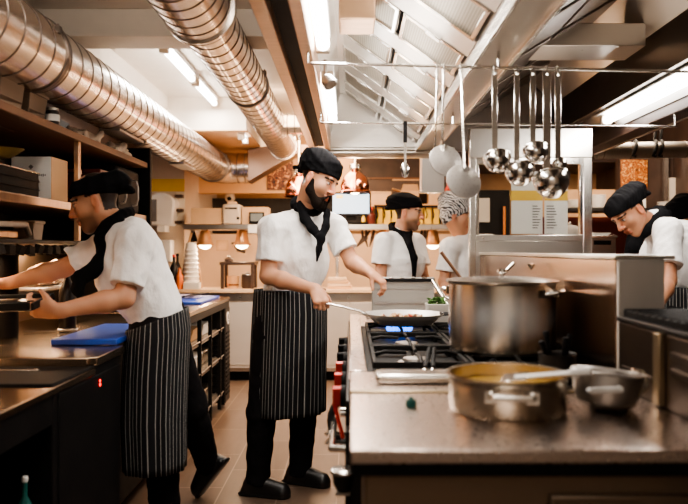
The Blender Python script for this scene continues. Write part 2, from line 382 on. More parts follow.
def folds(seed, amp, freq=22., aniso=(1,1,.55)):
    r = np.random.RandomState(seed); K = [(r.normal(size=3)*np.array(aniso)*freq*(.6+.5*i), r.uniform(0, 6.28), 1/(1+.5*i)) for i in range(5)]
    def f(p):
        o = 0; w = np.sin(p[:,2]*13+p[:,0]*7)*.35
        for k, ph, a in K: o = o+a*np.abs(np.sin(p@k+ph+w*2.0))
        return (amp*(o-1.6)).astype(np.float32)
    return f
def rot_to(d, n, ang): return d*math.cos(ang)+n*math.sin(ang)
def hand(S, w, d, n, left, curl, spread=6, thumb=(.55,.75,.35), tc=25, sc=1.):
    d = nrm(d); n = V(n); n = nrm(n-d*n.dot(d)); s = np.cross(d, n)*(-1 if left else 1)
    S.cone(w-d*.01, w+d*.03, .027*sc, .031*sc, .02, [(n, 1.35)])
    S.cone(w+d*.035+s*.016, w+d*.085+s*.022, .021*sc, .019*sc, .02, [(n, 1.3)])
    S.cone(w+d*.035-s*.014, w+d*.080-s*.022, .021*sc, .018*sc, .02, [(n, 1.3)])
    for i, (o, l, r) in enumerate(((.030,.072,.0095),(.0105,.080,.0098),(-.010,.074,.0093),(-.029,.058,.0082))):
        c = curl[i] if isinstance(curl[0], (list, tuple)) else curl
        p = w+d*(.088-.004*abs(i-1))+s*o; a = 0; sp = math.radians(spread*(1.5-i))
        dd = nrm(d*math.cos(sp)+s*math.sin(sp)); L = [l*.46, l*.31, l*.23]
        for j in range(3):
            a += math.radians(c[j]); q = p+rot_to(dd, n, a)*L[j]; S.cone(p, q, r*(1-.1*j), r*(.9-.1*j), .006); p = q
    p = w+d*.022+s*.024; t = nrm(d*thumb[0]+s*thumb[1]+n*thumb[2])
    q = p+t*.042; S.cone(p, q, .0155, .0115, .014)
    t2 = nrm(t*math.cos(math.radians(tc))+nrm(d*.8+n*.5)*math.sin(math.radians(tc))); S.cone(q, q+t2*.034, .0112, .0085, .006)
SKIN = V(.54,.275,.165)
def person(key, label, loc, J, ft, fh, uh=(0,0,1), vox=.005, hs=1., skin=SKIN, beard=0, hat='black', scarf=None, hair=(.022,.012,.007), apron=None, legs=True, hands=None, sleeve=.72, seed=1, tail=None, hatlean=0., fat=1., jacket='jacket', cl=None, tilt=0., hz=1.):
    R = thing('person', label, 'person', loc)
    ft = nrm(ft); rt = nrm(np.cross(ft, (0,0,1))); up = V(0,0,1)
    fh = nrm(fh); uh = V(uh); uh = nrm(uh-fh*fh.dot(uh)); rh = np.cross(fh, uh); H = J['head']
    A = np.array([fh, rh, uh]); T = lambda x, y, z: H+(fh*x+rh*y+uh*z)*hs
    pel, ch, nk = J['pelvis'], J['chest'], J['neck']
    spine = nrm(nk-pel)
    # ---------- body: one surface
    S = Sculpt(vox)
    S.ell(T(-.012,0,.045), V(.098,.076,.09)*hs, A, .02)
    S.ell(T(.034,0,-.028), V(.060,.056,.088)*hs, A, .03)
    for q in (-1, 1):
        S.cone(T(-.005,q*.052,-.045), T(.066,q*.016,-.103), .026*hs, .021*hs, .025)
        S.ell(T(.052,q*.040,-.022), V(.030,.022,.028)*hs, A, .02)
    S.cone(T(.085,-.036,.030), T(.085,.036,.030), .013*hs, .013*hs, .016)
    for q in (-1, 1):
        S.ell(T(.101,q*.033,.008), V(.012,.019,.012)*hs, A, .010, 'sub')
        S.ell(T(.080,q*.033,.007), V(.0125,.0135,.0115)*hs, A, .003)
    S.cone(T(.094,0,.018), T(.117,0,-.026), .0095*hs, .0125*hs, .012)
    for q in (-1, 1): S.ell(T(.103,q*.013,-.030), V(.012,.008,.009)*hs, A, .008)
    S.cone(T(.093,-.018,-.060), T(.093,.018,-.060), .0085*hs, .0085*hs, .008, [(uh, 1.3)])
    S.cone(T(.090,-.015,-.074), T(.090,.015,-.074), .009*hs, .009*hs, .008, [(uh, 1.2)])
    for q in (-1, 1):
        S.ell(T(-.010,q*.079,-.006), V(.019,.010,.033)*hs, A, .008)
        S.ell(T(-.004,q*.087,-.004), V(.010,.006,.019)*hs, A, .006, 'sub')
    S.cone(nk-spine*.03, T(-.022,0,-.05), .062*hs, .056*hs, .03)
    S.cone(pel+up*.12, ch, .092, .115, .05, [(ft, 1.35)])
    S.cone(J['sR'], J['sL'], .05, .05, .05)
    S.cone(ch, nk-spine*.05, .105, .055, .04)
    S.cone(J['hR'], J['hL'], .075, .075, .05)
    S.cone(pel, pel+up*.14, .09, .088, .05, [(ft, 1.3)])
    for q in 'RL':
        s_, e_, w_ = J['s'+q], J['e'+q], J['w'+q]
        S.cone(s_, e_, .050, .041, .02)
        m = e_+(w_-e_)*.3
        S.cone(e_, m, .041, .0435, .02); S.cone(m, w_, .0435, .027, .02)
        hd = (hands or {}).get(q)
        if hd: hand(S, w_, hd['d'], hd['n'], q == 'L', hd['c'], hd.get('sp', 6), hd.get('t', (.55,.75,.35)), hd.get('tc', 25))
        else: hand(S, w_, w_-e_, ft*.3-up*.2+(rt if q == 'L' else -rt), q == 'L', (25,30,20))
        if legs:
            S.cone(J['h'+q], J['k'+q], .075, .052, .03); S.cone(J['k'+q], J['a'+q], .050, .034, .02)
            S.cone(J['a'+q], J['a'+q]*.45+J['t'+q]*.55, .030, .016, .02)
    lip = T(.100,0,-.066)
    def col(p):
        c = np.tile(skin, (len(p), 1)); q = (p-H)@A.T/hs; x, y, z = q[:,0], q[:,1], q[:,2]
        nz = .5+.5*np.sin(p[:,0]*61+p[:,2]*47)*np.sin(p[:,1]*53+p[:,2]*31); c *= (.94+.1*nz)[:,None]
        near = (np.abs(x) < .15) & (np.abs(y) < .11) & (np.abs(z) < .16)
        warm = near & ((x > .09) & (np.abs(y) < .02) & (z < 0) | (np.abs(y) > .076)); c[warm] *= V(1.08,.86,.82)
        ml = near & (x > .084) & (np.abs(y) < .024) & (z > -.080) & (z < -.053); c[ml] = skin*V(.82,.52,.5)
        hr = near & (x < .035-.25*np.maximum(z, 0)) & (z > -.052+.25*np.maximum(x+.03, 0)) & (np.abs(y) < .078) & ~((np.abs(y) > .06) & (x > -.035) & (z < .026)); c[hr] = hair
        if beard:
            wt = np.clip((-.030-.25*np.maximum(.055-x, 0)-z)/.03, 0, 1)*np.clip((x+.01)/.03, 0, 1)*near*(z > -.13)*(~ml)*.68; c = c*(1-wt)[:,None]+V(hair)*wt[:,None]
        for sg in (-1, 1):
            d = np.hypot(y-sg*.033, z-.007); e = near & (x > .076) & (d < .0115) & (np.abs(z-.007) < .0065); c[e] = (.40,.34,.30)
            i = near & (x > .076) & (d < .0055); c[i] = (.03,.02,.015)
            lid = near & (x > .07) & (np.abs(y-sg*.033) < .016) & (np.abs(z-.0155) < .003); c[lid] = skin*.4
            br = near & (x > .06) & (np.abs(y-sg*.034) < .023) & (np.abs(z-(.031-.12*np.abs(y-sg*.03))) < .0055); c[br] = V(hair)*1.2
        return np.clip(c, 0, 1)
    S.build('body', 'skin', R, col)
    # ---------- jacket
    Jk = Sculpt(max(vox, .006) if cl is None else cl)
    w0 = pel+up*.06
    Jk.cone(w0, ch, .152*fat, .172, .06, [(ft, 1.28)])
    Jk.cone(ch, nk-spine*.09, .160, .085, .05, [(ft, 1.2)])
    Jk.cone(nk-spine*.07, nk+spine*.005, .082, .068, .03, [(ft, 1.1)])
    Jk.cone(J['sR'], J['sL'], .062, .062, .05)
    for q in 'RL': Jk.cone(nk-spine*.03, J['s'+q], .058, .062, .05)
    Jk.ell(ch+ft*.04-spine*.04, (.12,.15,.16), np.array([ft, rt, spine]), .07)
    if fat > 1.02: Jk.ell(pel+up*.16+ft*.03, (.15,.165,.15), np.array([ft, rt, up]), .07)
    for q in 'RL':
        s_, e_ = J['s'+q], J['e'+q]; d = nrm(e_-s_); en = s_+(e_-s_)*sleeve
        Jk.cone(s_, s_+(e_-s_)*(sleeve+.25), .070, .075, .025, clip=(en, d))
    Jk.disp = folds(seed, .0068, 17, (1,1,.8))
    Jk.build('jacket', jacket, R)
    # ---------- trousers and shoes
    if legs:
        Tr = Sculpt(.008)
        Tr.cone(pel+up*.06, pel-up*.02, .135*fat, .14*fat, .05, [(ft, 1.15)])
        for q in 'RL':
            Tr.cone(J['h'+q], J['k'+q], .098, .078, .04); a = J['a'+q]; dk = nrm(J['k'+q]-a); Tr.cone(J['k'+q], a-dk*.05, .078, .060, .03, clip=(a-dk*.025, -dk))
        Tr.disp = folds(seed+5, .004, 20, (1,1,1.3))
        Tr.build('trousers', 'trouser', R)
        for q in 'RL':
            a, t = J['a'+q], J['t'+q]; f = nrm(t-a); f2 = nrm(V(f[0], f[1], f[2])); un = nrm(up-f2*up.dot(f2)); sd = np.cross(f2, un)
            if abs(f[2]) < .45: f2 = nrm(V(f[0], f[1], 0)); un = up; sd = np.cross(f2, un)
            ln = .25; heel = a-f2*.065-un*(a[2]-.022 if un[2] > .98 else .05)
            toe = heel+f2*ln
            Sh = Sculpt(.005)
            Sh.cone(heel, heel+f2*(ln-.05), .030, .040, .03, [(un, 1.5)])
            Sh.cone(heel+un*.03+f2*.02, heel+un*.075+f2*.055, .038, .042, .03)
            Sh.cone(heel+un*.055+f2*.05, heel+f2*(ln-.05)+un*.020, .045, .036, .03)
            Sh.cone(heel-un*.014-f2*.01, toe-f2*.05-un*.014, .036, .045, .008, [(un, 3.2)])
            Sh.build('shoe', 'shoe', R)
    # ---------- hat
    if hat:
        Ht = Sculpt(.005)
        hb = hatlean
        Ht.ell(T(-.010,0,.045), V(.117,.094,.085*(.5+.5*hz))*hs, A, .02)
        Ht.ell(T(-.020-hb*.4,0,.098*hz), V(.120,.100,.075*hz)*hs, A, .03)
        Ht.ell(T(-.072-hb,0,.085*hz), V(.085,.085,.066*hz)*hs, A, .04)
        Ht.ell(T(-.122-hb*.5,0,.035), V(.026,.032,.024)*hs, A, .02)
        Ht.disp = folds(seed+9, .008, 19, (1,1,1.2))
        pn = nrm(-uh*1.0+fh*(.20 if hat == 'black' else .85))
        if hat == 'zebra': Ht.ell(T(-.045,0,.005), V(.085,.092,.105)*hs, A, .03)
        else:
            for sg in (-1, 1): Ht.cone(T(-.115-hb*.5,sg*.008,.035), T(-.150-hb*.5,sg*.030,.012), .012*hs, .017*hs, .01)
        Ht.cut(T(.09,0,.050), pn)
        Ht.build('cap', {'black':'blackcloth','zebra':'zebra'}[hat], R)
    if beard > .5:
        B = Sculpt(.005); bt = beard
        for q in (-1, 1):
            B.cone(T(.008,q*.066,-.015), T(.018,q*.060,-.065), .013*hs, .020*hs, .012)
            B.cone(T(.018,q*.058,-.065), T(.072,q*.024,-.112), .022*hs, .028*bt*hs, .02)
            B.cone(T(.098,q*.028,-.072), T(.109,q*.004,-.048), .006*hs, .0075*hs, .006)
            B.cone(T(.096,q*.026,-.070), T(.076,q*.030,-.100), .009*hs, .018*hs, .012)
        B.cone(T(.070,-.018,-.112), T(.070,.018,-.112), .030*bt*hs, .030*bt*hs, .02)
        B.cone(T(.094,0,-.088), T(.086,0,-.115), .011*hs, .022*bt*hs, .012)
        B.disp = folds(seed+3, .0022, 90, (1,1,1))
        B.build('beard', 'hair', R)
    # ---------- neckerchief
    if scarf:
        Sc = Sculpt(.005)
        c0 = nk+spine*.026; ring = []
        for i in range(17):
            t = 2*PI*i/16; ring.append(c0+ft*(.068*math.cos(t)+.004)+rt*.070*math.sin(t)+spine*(.012-.040*math.cos(t)))
        Sc.line(ring, [.022]*17, .012)
        for pts, rs in scarf: Sc.line(pts, rs, .012, [(ft if tail is None else tail, 1.8)])
        Sc.disp = folds(seed+2, .0035, 45, (1,1,.4))
        Sc.build('neckerchief', 'blackcloth', R)
    if apron:
        n = 128; vs = []; us = []; rows = len(apron)
        rr = np.random.RandomState(seed)
        ph = rr.uniform(0, 6.28, 4)
        fine = []
        for i in range(rows-1):
            for j in range(6): t = j/6; fine.append(tuple(apron[i][q]*(1-t)+apron[i+1][q]*t for q in range(3)))
        fine.append(apron[-1])
        for i, (c, a, b) in enumerate(fine):
            g = i/(len(fine)-1); u = 0; last = None
            for j in range(n+1):
                t = 2*PI*j/n+PI/2; rp = 1+g*.028*(math.sin(6*t+ph[0])+.7*math.sin(11*t+ph[1]))+.012*math.sin(17*t+ph[2]+g*3)
                ct, st = math.cos(t), math.sin(t); ex = .8
                q = c+rt*(a*math.copysign(abs(ct)**ex, ct)*rp)+ft*(b*math.copysign(abs(st)**ex, st)*rp)
                q = q-up*(tilt*(1-g)*float((q-c).dot(ft)))
                if last is not None: u += float(np.linalg.norm(q-last))
                last = q; vs.append(q); us.append((u, float(q[2])))
        fs = []; m = n+1
        for i in range(len(fine)-1):
            for j in range(n): fs.append((i*m+j, i*m+j+1, (i+1)*m+j+1, (i+1)*m+j))
        u0 = [us[(0)*m+j][0] for j in range(m)]
        org = wloc(R); me = bpy.data.meshes.new('apron'); me.from_pydata([tuple(v-org) for v in vs], [], fs); me.update()
        scl = max(us[k*m+n][0] for k in range(len(fine)))
        uv = me.uv_layers.new(name='UVMap')
        for lp in me.loops:
            k = lp.vertex_index; j = k % m; i = k//m; uv.data[lp.index].uv = (j/n*scl, us[k][1])
        me.materials.append(M['stripe']); me.polygons.foreach_set('use_smooth', [True]*len(me.polygons))
        o = bpy.data.objects.new('apron', me); COL.objects.link(o); o.parent = R; WL[o.name] = org
        sd = o.modifiers.new('cloth', 'SOLIDIFY'); sd.thickness = .004
    return R
# ------------------------------------------------------------------ the room
def sbox(name, m, *b, bev=0.):
    return struct(MB().box(*b).build(name, m, bev=bev))
sbox('floor', 'floor', -2.2, 3.3, -1.6, 9.2, -.05, 0)
sbox('ceiling', 'ceiling', -2.2, 3.3, -1.6, 9.2, 2.6, 2.7)
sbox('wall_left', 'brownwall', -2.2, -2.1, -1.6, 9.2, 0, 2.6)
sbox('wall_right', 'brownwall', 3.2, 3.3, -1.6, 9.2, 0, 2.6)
sbox('wall_back', 'tan', -2.1, 3.2, 9.1, 9.2, 0, 2.6)
sbox('wall_front', 'cream', -2.1, 3.2, -1.6, -1.5, 0, 2.6)
sbox('trim_beam', 'cream', -2.1, -.30, 3.8, 4.04, 2.45, 2.6, bev=.004)
sbox('trim_ledge', 'ceiling', -2.1, -1.56, 4.04, 6.0, 2.40, 2.6)
sbox('trim_soffit', 'ceiling', -2.1, -.89, 6.0, 9.1, 2.32, 2.6)
sbox('trim_soffit_warm_light', 'tan', -1.73, -.885, 6.0, 8.0, 2.312, 2.32)  # tan sheet: warm lamp light on the underside put into colour
# short return wall that carries the towel dispenser, with a yellow painted band
m = MB(); m.box(-2.1, -1.73, 7.3, 9.1, 0, 2.32)
w = struct(m.build('wall_pillar', 'pillar'))
m = MB(); m.box(-2.099, -1.727, 7.295, 7.3, 1.90, 2.03); struct(m.build('trim_band', 'yellow', w))
# tan bulkhead over the far service opening, a dark box for the shade in the recess beneath it
sbox('trim_bulkhead', 'tan', -1.73, .02, 8.0, 8.2, 1.94, 2.6)
sbox('trim_recess_shade', 'recess_shade', -1.73, -.05, 8.80, 9.1, 1.50, 1.94)
sbox('trim_recess_high', 'brownwall', .05, 1.35, 8.4, 9.1, 1.88, 2.6)
m = MB()
for z in (1.98, 2.06, 2.14): m.box(.05, 1.35, 8.385, 8.4, z, z+.02)
struct(m.build('trim_slats', 'wood'))
sbox('trim_lintel', 'tan', .50, 1.05, 8.2, 8.38, 2.04, 2.12)
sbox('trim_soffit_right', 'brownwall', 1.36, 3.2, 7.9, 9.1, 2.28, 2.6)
sbox('wall_recess_right', 'redcab', 1.9, 3.2, 7.0, 7.1, 0, 1.62)

# ------------------------------------------------------------------ ducts
def duct_profile(L, r, pitch, start=.05, rib=.0028):
    pr = [(r, 0)]; h = start
    while h < L-.03:
        pr += [(r, h-.004), (r+rib, h-.002), (r+rib, h+.002), (r, h+.004)]; h += pitch
    return pr+[(r, L)]
def duct_run(mb, a, b, r, pitch):
    a = V(a); b = V(b); L = float(np.linalg.norm(b-a)); pr = duct_profile(L, r, pitch)
    for i in range(len(pr)-1):
        (r0, h0), (r1, h1) = pr[i], pr[i+1]
        mb.m = 1 if (abs(h1-h0) < .0045) else 0
        c = a; u, w, ax = frame(b-a); n = 44; vs = []
        for rr, hh in ((r0,h0),(r1,h1)):
            for k in range(n): t = 2*PI*k/n; vs.append(c+u*rr*math.cos(t)+w*rr*math.sin(t)+ax*hh)
        mb.add(vs, [(k, (k+1)%n, n+(k+1)%n, n+k) for k in range(n)])
    mb.m = 0
def ringband(c, ax, r, w=.03, t=.006):
    c = V(c); ax = nrm(ax); m = MB(); m.lathe(c-ax*w/2, [(r, 0), (r+t, .0), (r+t, w*.4), (r+t*.4, w*.5), (r+t, w*.6), (r+t, w), (r, w)], ax, 44)
    u, v_, a = frame(ax); q = c+nrm(V(.75,-.3,.45))*(r+t+.004); m.obox(q, (.012,.012,.014), V(1,0,0), V(0,1,0)); m.cyl(q-V(0,0,.02), q+V(0,0,.025), .004)
    return m
dl = thing('ventilation_duct', 'large shiny spiral-ribbed metal duct running along the left under the ceiling', 'duct', (-1.346, .3, 1.96))
CL = V(-1.346, 0, 2.118)
m = MB(); duct_run(m, CL+V(0,.3,0), CL+V(0,2.95,0), .160, .13); m.build('pipe_section', ['duct','duct_seam'], dl)
m = MB(); duct_run(m, CL+V(0,2.95,0), CL+V(0,6.85,0), .155, .125); m.build('pipe_section', ['duct','duct_seam'], dl)
for y in (2.2, 2.95, 6.85): ringband(CL+V(0,y,0), (0,1,0), .160).build('clamp_ring', 'duct_seam' if y > 2.5 else 'duct', dl)
m = MB(); pts = []
for i in range(9):
    t = PI/2*i/8; pts.append(CL+V(.17*(1-math.cos(t)), 6.87+.22*math.sin(t), 0))
m.tube(pts, .155, 40); m.build('elbow', 'duct', dl)
m = MB(); duct_run(m, CL+V(.17,7.09,0), CL+V(.335,7.09,0), .150, .075); m.build('pipe_section', ['duct','duct_seam'], dl)
m = MB(); m.prism([(-1.015,6.95,1.968),(-1.015,6.95,2.285),(-.70,6.95,2.35),(-.38,6.95,2.33),(-.40,6.95,2.275),(-.56,6.95,2.235)], (0,.28,0), None); m.build('reducer', 'reducer', dl, bev=.004)
for y0, y1 in ((3.9,4.35),(5.4,5.8)): m = MB(); m.box(-1.40,-1.28, y0,y1, 1.953,1.968); m.build('access_plate', 'steel_dull', dl, bev=.003)

d2 = thing('ventilation_duct', 'narrower copper-lit spiral duct running overhead between the white ceiling and the hood', 'duct', (-.66, .6, 2.2))
C2 = V(-.66, 0, 2.345)
m = MB(); duct_run(m, C2+V(0,.6,0), C2+V(0,3.06,0), .152, .10); m.build('sleeve', ['duct','duct_seam'], d2)
m = MB(); duct_run(m, C2+V(0,3.06,0), C2+V(0,4.5,0), .130, .125); m.build('pipe_section', ['duct','duct_seam'], d2)
m = MB(); duct_run(m, C2+V(0,4.5,0), C2+V(0,6.92,-.03), .128, .135); m.build('pipe_section', ['duct','duct_seam'], d2)
ringband(C2+V(0,3.06,0), (0,1,0), .150, .05, .012).build('clamp_ring', 'duct', d2)
ringband(C2+V(0,4.5,0), (0,1,0), .132, .03, .008).build('clamp_ring', 'duct_seam', d2)
ringband(C2+V(0,6.92,-.03), (0,1,0), .130, .04, .008).build('clamp_ring', 'duct', d2)
m = MB(); duct_run(m, C2+V(.10,5.75,-.02), C2+V(.345,5.75,-.02), .085, .06); m.build('side_branch', ['duct','duct_seam'], d2)

# ------------------------------------------------------------------ ceiling light tubes
def tube_light(label, x, y0, y1, z, r=.022, group=None, dz=.03, both=True):
    t = thing('tube_light', label, 'light', (x, (y0+y1)/2, z+dz))
    m = MB(); m.box(x-.03, x+.03, y0, y1, z+dz, z+dz+.03); m.build('housing', 'white', t, bev=.004)
    m = MB(); m.cyl((x,y0+.03,z), (x,y1-.03,z), r, n=16); m.build('lit_tube', 'tube', t)
    for y in (y0+.01, y1-.01): m = MB(); m.box(x-.028, x+.028, y-.02, y+.02, z-.028, z+dz); m.build('end_cap', 'beige', t, bev=.005)
    return t
tube_light('nearer of two end-to-end lit tubes on the white ceiling left of the copper-lit duct', -1.15, 4.32, 5.12, 2.535)
tube_light('farther of two end-to-end lit tubes on the white ceiling left of the copper-lit duct', -1.15, 5.20, 6.02-.06, 2.535)
tube_light('short lit tube under the soffit above the far duct reducer', -.945, 6.08, 6.34, 2.275, .014)

# ------------------------------------------------------------------ cooking hood over the stove
hd = thing('extraction_hood', 'big stainless extraction hood with filter panels above the stove', 'hood', (.1, 3.0, 2.0))
m = MB(); m.box(-.290,-.243, .5,5.1, 2.0,2.14); m.box(-.178,-.138, .5,5.1, 2.0,2.14); m.build('edge_rail', 'rail_tan', hd, bev=.004)
m = MB(); m.box(-.243,-.178, .5,5.1, 2.045,2.13); m.build('dark_channel', 'black', hd)
m = MB(); m.box(-.288,-.282, .5,5.1, 2.14,2.6); m.build('outer_skirt', 'hood_steel', hd)
m = MB(); m.prism([(-.150,.5,2.12),(-.138,.5,2.12),(-.055,.5,2.47),(-.067,.5,2.47)], (0,4.6,0), None); m.build('inner_slope', 'hood_steel', hd)
m = MB(); m.box(-.15,.62, 5.02,5.06, 1.98,2.55); m.build('end_panel', 'hood_steel', hd, bev=.003)
m = MB(); m.box(-.17,.75, 5.00,5.10, 1.955,2.025); m.cyl((-.17,4.995,1.985),(.75,4.995,1.985),.022); m.build('end_lip', 'steel_h', hd, bev=.008)
# sloping filter bank: falls towards the centre beam
FA, FB = V(-.05,0,2.43), V(.47,0,2.06); fd = nrm(FB-FA); fn = nrm(V(fd[2],0,-fd[0])); FL = float(np.linalg.norm(FB-FA))
def fpanel(mb, y0, y1, s0, s1, off=0., th=.012):
    a = FA+fd*s0-(-fn)*0; c = (FA+fd*(s0+s1)/2)+V(0,(y0+y1)/2,0)+fn*off
    mb.obox(c, ((s1-s0)/2, (y1-y0)/2, th/2), fd, V(0,1,0))
y = .7; k = 0
while y < 4.95:
    if k % 2 == 0:
        for s0, s1 in ((.015, FL*.5-.012), (FL*.5+.012, FL-.015)):
            m = MB(); fpanel(m, y+.02, y+.30, s0+.012, s1-.012, -.004); fo = m.build('filter_panel', 'filter', hd)
            m = MB(); fpanel(m, y, y+.022, s0, s1, .0, .022); fpanel(m, y+.298, y+.32, s0, s1, .0, .022); fpanel(m, y, y+.32, s0, s0+.016, 0, .022); fpanel(m, y, y+.32, s1-.016, s1, 0, .022)
            m.build('filter_frame', 'steel_bright', fo, bev=.002)
            m = MB(); fpanel(m, y-.012, y+.02, (s0+s1)/2-.035, (s0+s1)/2+.035, .012, .016); m.build('clip_handle', 'steel_bright', fo, bev=.003)
        y += .32
    else:
        m = MB(); fpanel(m, y+.004, y+.196, .0, FL, 0, .014); m.build('blank_panel', 'hood_steel', hd, bev=.003); y += .20
    k += 1
m = MB(); m.box(-.07,-.02, .6,5.0, 2.41,2.47); m.build('filter_ledge', 'hood_steel', hd, bev=.003)
# centre beam between the two hood halves
cb = MB(); cb.box(.470,.600, .5,5.1, 2.0,2.16); cb.build('centre_beam', 'steel_h', hd, bev=.006)
m = MB(); m.box(.462,.474, .5,5.1, 1.985,2.03); m.box(.596,.608, .5,5.1, 1.985,2.03); m.build('gutter_lip', 'steel_bright', hd, bev=.002)
# right half, its dimness put into a darker hood steel
m = MB(); m.prism([(.60,.5,2.10),(.60,.5,2.12),(1.30,.5,2.54),(1.30,.5,2.52)], (0,4.5,0), None); m.build('shaded_slope', 'hood_shaded', hd)
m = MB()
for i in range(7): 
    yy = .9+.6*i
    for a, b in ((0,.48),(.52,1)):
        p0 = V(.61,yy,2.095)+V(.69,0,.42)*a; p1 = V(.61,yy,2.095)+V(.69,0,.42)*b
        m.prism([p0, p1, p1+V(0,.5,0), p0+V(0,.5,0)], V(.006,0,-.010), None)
m.build('shaded_filter', 'hood_shaded', hd, bev=.003)
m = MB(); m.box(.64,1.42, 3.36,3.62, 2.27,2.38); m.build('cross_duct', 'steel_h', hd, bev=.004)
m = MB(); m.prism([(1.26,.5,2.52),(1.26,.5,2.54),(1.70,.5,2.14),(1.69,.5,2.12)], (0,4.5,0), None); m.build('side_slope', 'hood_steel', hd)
m = MB(); m.box(1.46,1.51, .5,5.0, 2.12,2.34); m.build('side_baffle', 'hood_shaded', hd, bev=.004)
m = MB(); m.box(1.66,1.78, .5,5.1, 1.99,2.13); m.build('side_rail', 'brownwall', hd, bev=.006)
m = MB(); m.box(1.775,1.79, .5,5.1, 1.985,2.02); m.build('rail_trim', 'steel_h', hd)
m = MB(); m.box(.60,1.70, 5.02,5.06, 2.0,2.54); m.build('end_panel', 'hood_shaded', hd)
m = MB(); m.box(-.29,1.79, .5,5.1, 2.56,2.598); m.build('top_plate', 'hood_shaded', hd)
for i, (yy, w) in enumerate(((2.76,.10),)):
    m = MB(); m.box(-.045,.0+w, yy,yy+.20, 2.20,2.40); 
    m.build('junction_box', 'rail_tan', hd, bev=.006)
# tubes inside the hood
tube_light('lit tube inside the hood edge, the far one, over the chef with the frying pan', -.105, 3.25, 4.3, 2.09, .026)
tube_light('lit tube inside the hood edge, the near one at the top edge of the photo', -.105, 1.95, 2.75, 2.09, .026)
m = thing('tube_light', 'long lit tube in a white reflector under the right half of the hood', 'light', (1.56, 3.4, 2.12))
q = MB(); q.cyl((1.55,2.2,2.075),(1.55,4.22,2.075), .026, n=16); q.build('lit_tube', 'tube', m)
q = MB(); q.prism([(1.50,2.1,2.115),(1.60,2.1,2.115),(1.655,2.1,2.055),(1.648,2.1,2.048),(1.597,2.1,2.106),(1.50,2.1,2.106)], (0,2.2,0), None); q.build('reflector', 'white', m)
for yy in (2.18, 4.24): q = MB(); q.box(1.52,1.58,yy-.02,yy+.02,2.045,2.11); q.build('end_cap', 'beige', m, bev=.005)
# small hood lamp / motion sensor hanging by the tube
t = thing('spotlight', 'small grey spotlight head clipped under the hood edge between the two tubes', 'light', (-.10, 2.98, 2.0))
q = MB(); q.cyl((-.105,2.98,2.10),(-.105,2.98,2.02), .008); q.build('stem', 'steel_dull', t)
q = MB(); q.lathe((-.105,2.98,2.03), [(.012,0),(.026,.012),(.032,.05),(.026,.055),(.0,.05)], (.45,-.3,-.8), 20); q.build('shade', 'steel_dull', t)

# ------------------------------------------------------------------ hanging rods under the hood
r1 = thing('hanging_rod', 'thin steel rod below the hood carrying the row of ladles', 'rod', (.5, 2.5, 1.95))
m = MB(); m.cyl((-.14,2.5,1.957),(1.70,2.5,1.915), .0055, n=12); m.build('bar', 'steel_bright', r1)
for x, z in ((.53,1.942),(1.675,1.916),(-.15,1.957)): m = MB(); m.cyl((x,2.5,z),(x,2.5,2.004), .005); m.build('hanger', 'steel_bright', r1)
r2 = thing('hanging_rod', 'thin steel rod farther back below the hood carrying one long spoon', 'rod', (.5, 3.6, 1.94))
m = MB(); m.cyl((-.15,3.6,1.945),(1.68,3.6,1.925), .0055, n=12); m.build('bar', 'steel_bright', r2)
for x, z in ((.53,1.938),(1.67,1.926),(-.15,1.945)): m = MB(); m.cyl((x,3.6,z),(x,3.6,2.004), .005); m.build('hanger', 'steel_bright', r2)

def hook(mb, x, y, z, s=1):   # bent end over a rod
    z -= .0065; pts = [V(x, y+.008, z-.03)] + [V(x, y+.008*math.cos(t), z+.008*math.sin(t)) for t in np.linspace(0, PI, 7)] + [V(x, y-.012, z-.03)]
    mb.tube(pts, .0045, 8)
def ladle(px, pyb, Y, zrod, bowl_r, label, hw=.010, tiltx=0.):
    b = P(px, pyb, Y); x = b[0]
    t = thing('ladle', label, 'ladle', (x, Y, b[2]-bowl_r*.7), 'ladles and skimmers on the front rod')
    m = MB(); hook(m, x, Y, zrod)
    m.obox(V(x+tiltx/2, Y-.012, (zrod-.02+b[2]+bowl_r*.3)/2), (hw, .0022, (zrod-.02-b[2]-bowl_r*.3)/2+.004), V(1,0,0), V(0,1,0)); m.build('handle', 'steel_bright', t, bev=.002)
    m = MB(); pr = [(.0, -1.1*bowl_r)]+[(bowl_r*math.sin(a), -bowl_r*1.1*math.cos(a)) for a in np.linspace(.2, PI/2, 9)]+[(bowl_r*1.06, .004),(bowl_r*1.06, .008),(bowl_r*.97, .006)]+[(bowl_r*.96*math.sin(a), -bowl_r*1.04*math.cos(a)) for a in np.linspace(PI/2, .2, 6)]+[(0, -1.04*bowl_r)]
    m.lathe(V(x, Y-.012-bowl_r*.9, b[2]), pr, (0,.62,1), 28); m.build('bowl', 'steel_bright', t)
    return t
Z1 = lambda px: 1.957-.042*(((px-350)*2.5/700)+.14)/1.84+.0065
ladle(494, 161, 2.5, Z1(494), .046, 'steel ladle hanging at the left of the five ladles, second handle right of the skimmers')
ladle(516, 173, 2.5, Z1(516), .050, 'steel ladle hanging second from the left of the five, its bowl lower than its neighbours')
ladle(532, 153, 2.5, Z1(532), .043, 'steel ladle with the highest bowl, middle of the five ladles')
ladle(546, 182, 2.5, Z1(546), .061, 'largest steel ladle with a wide flat bright handle and a big round bowl', .0145)
ladle(557, 165, 2.5, Z1(557), .024, 'small narrow ladle hanging at the right end of the row, half behind the largest one', .011)
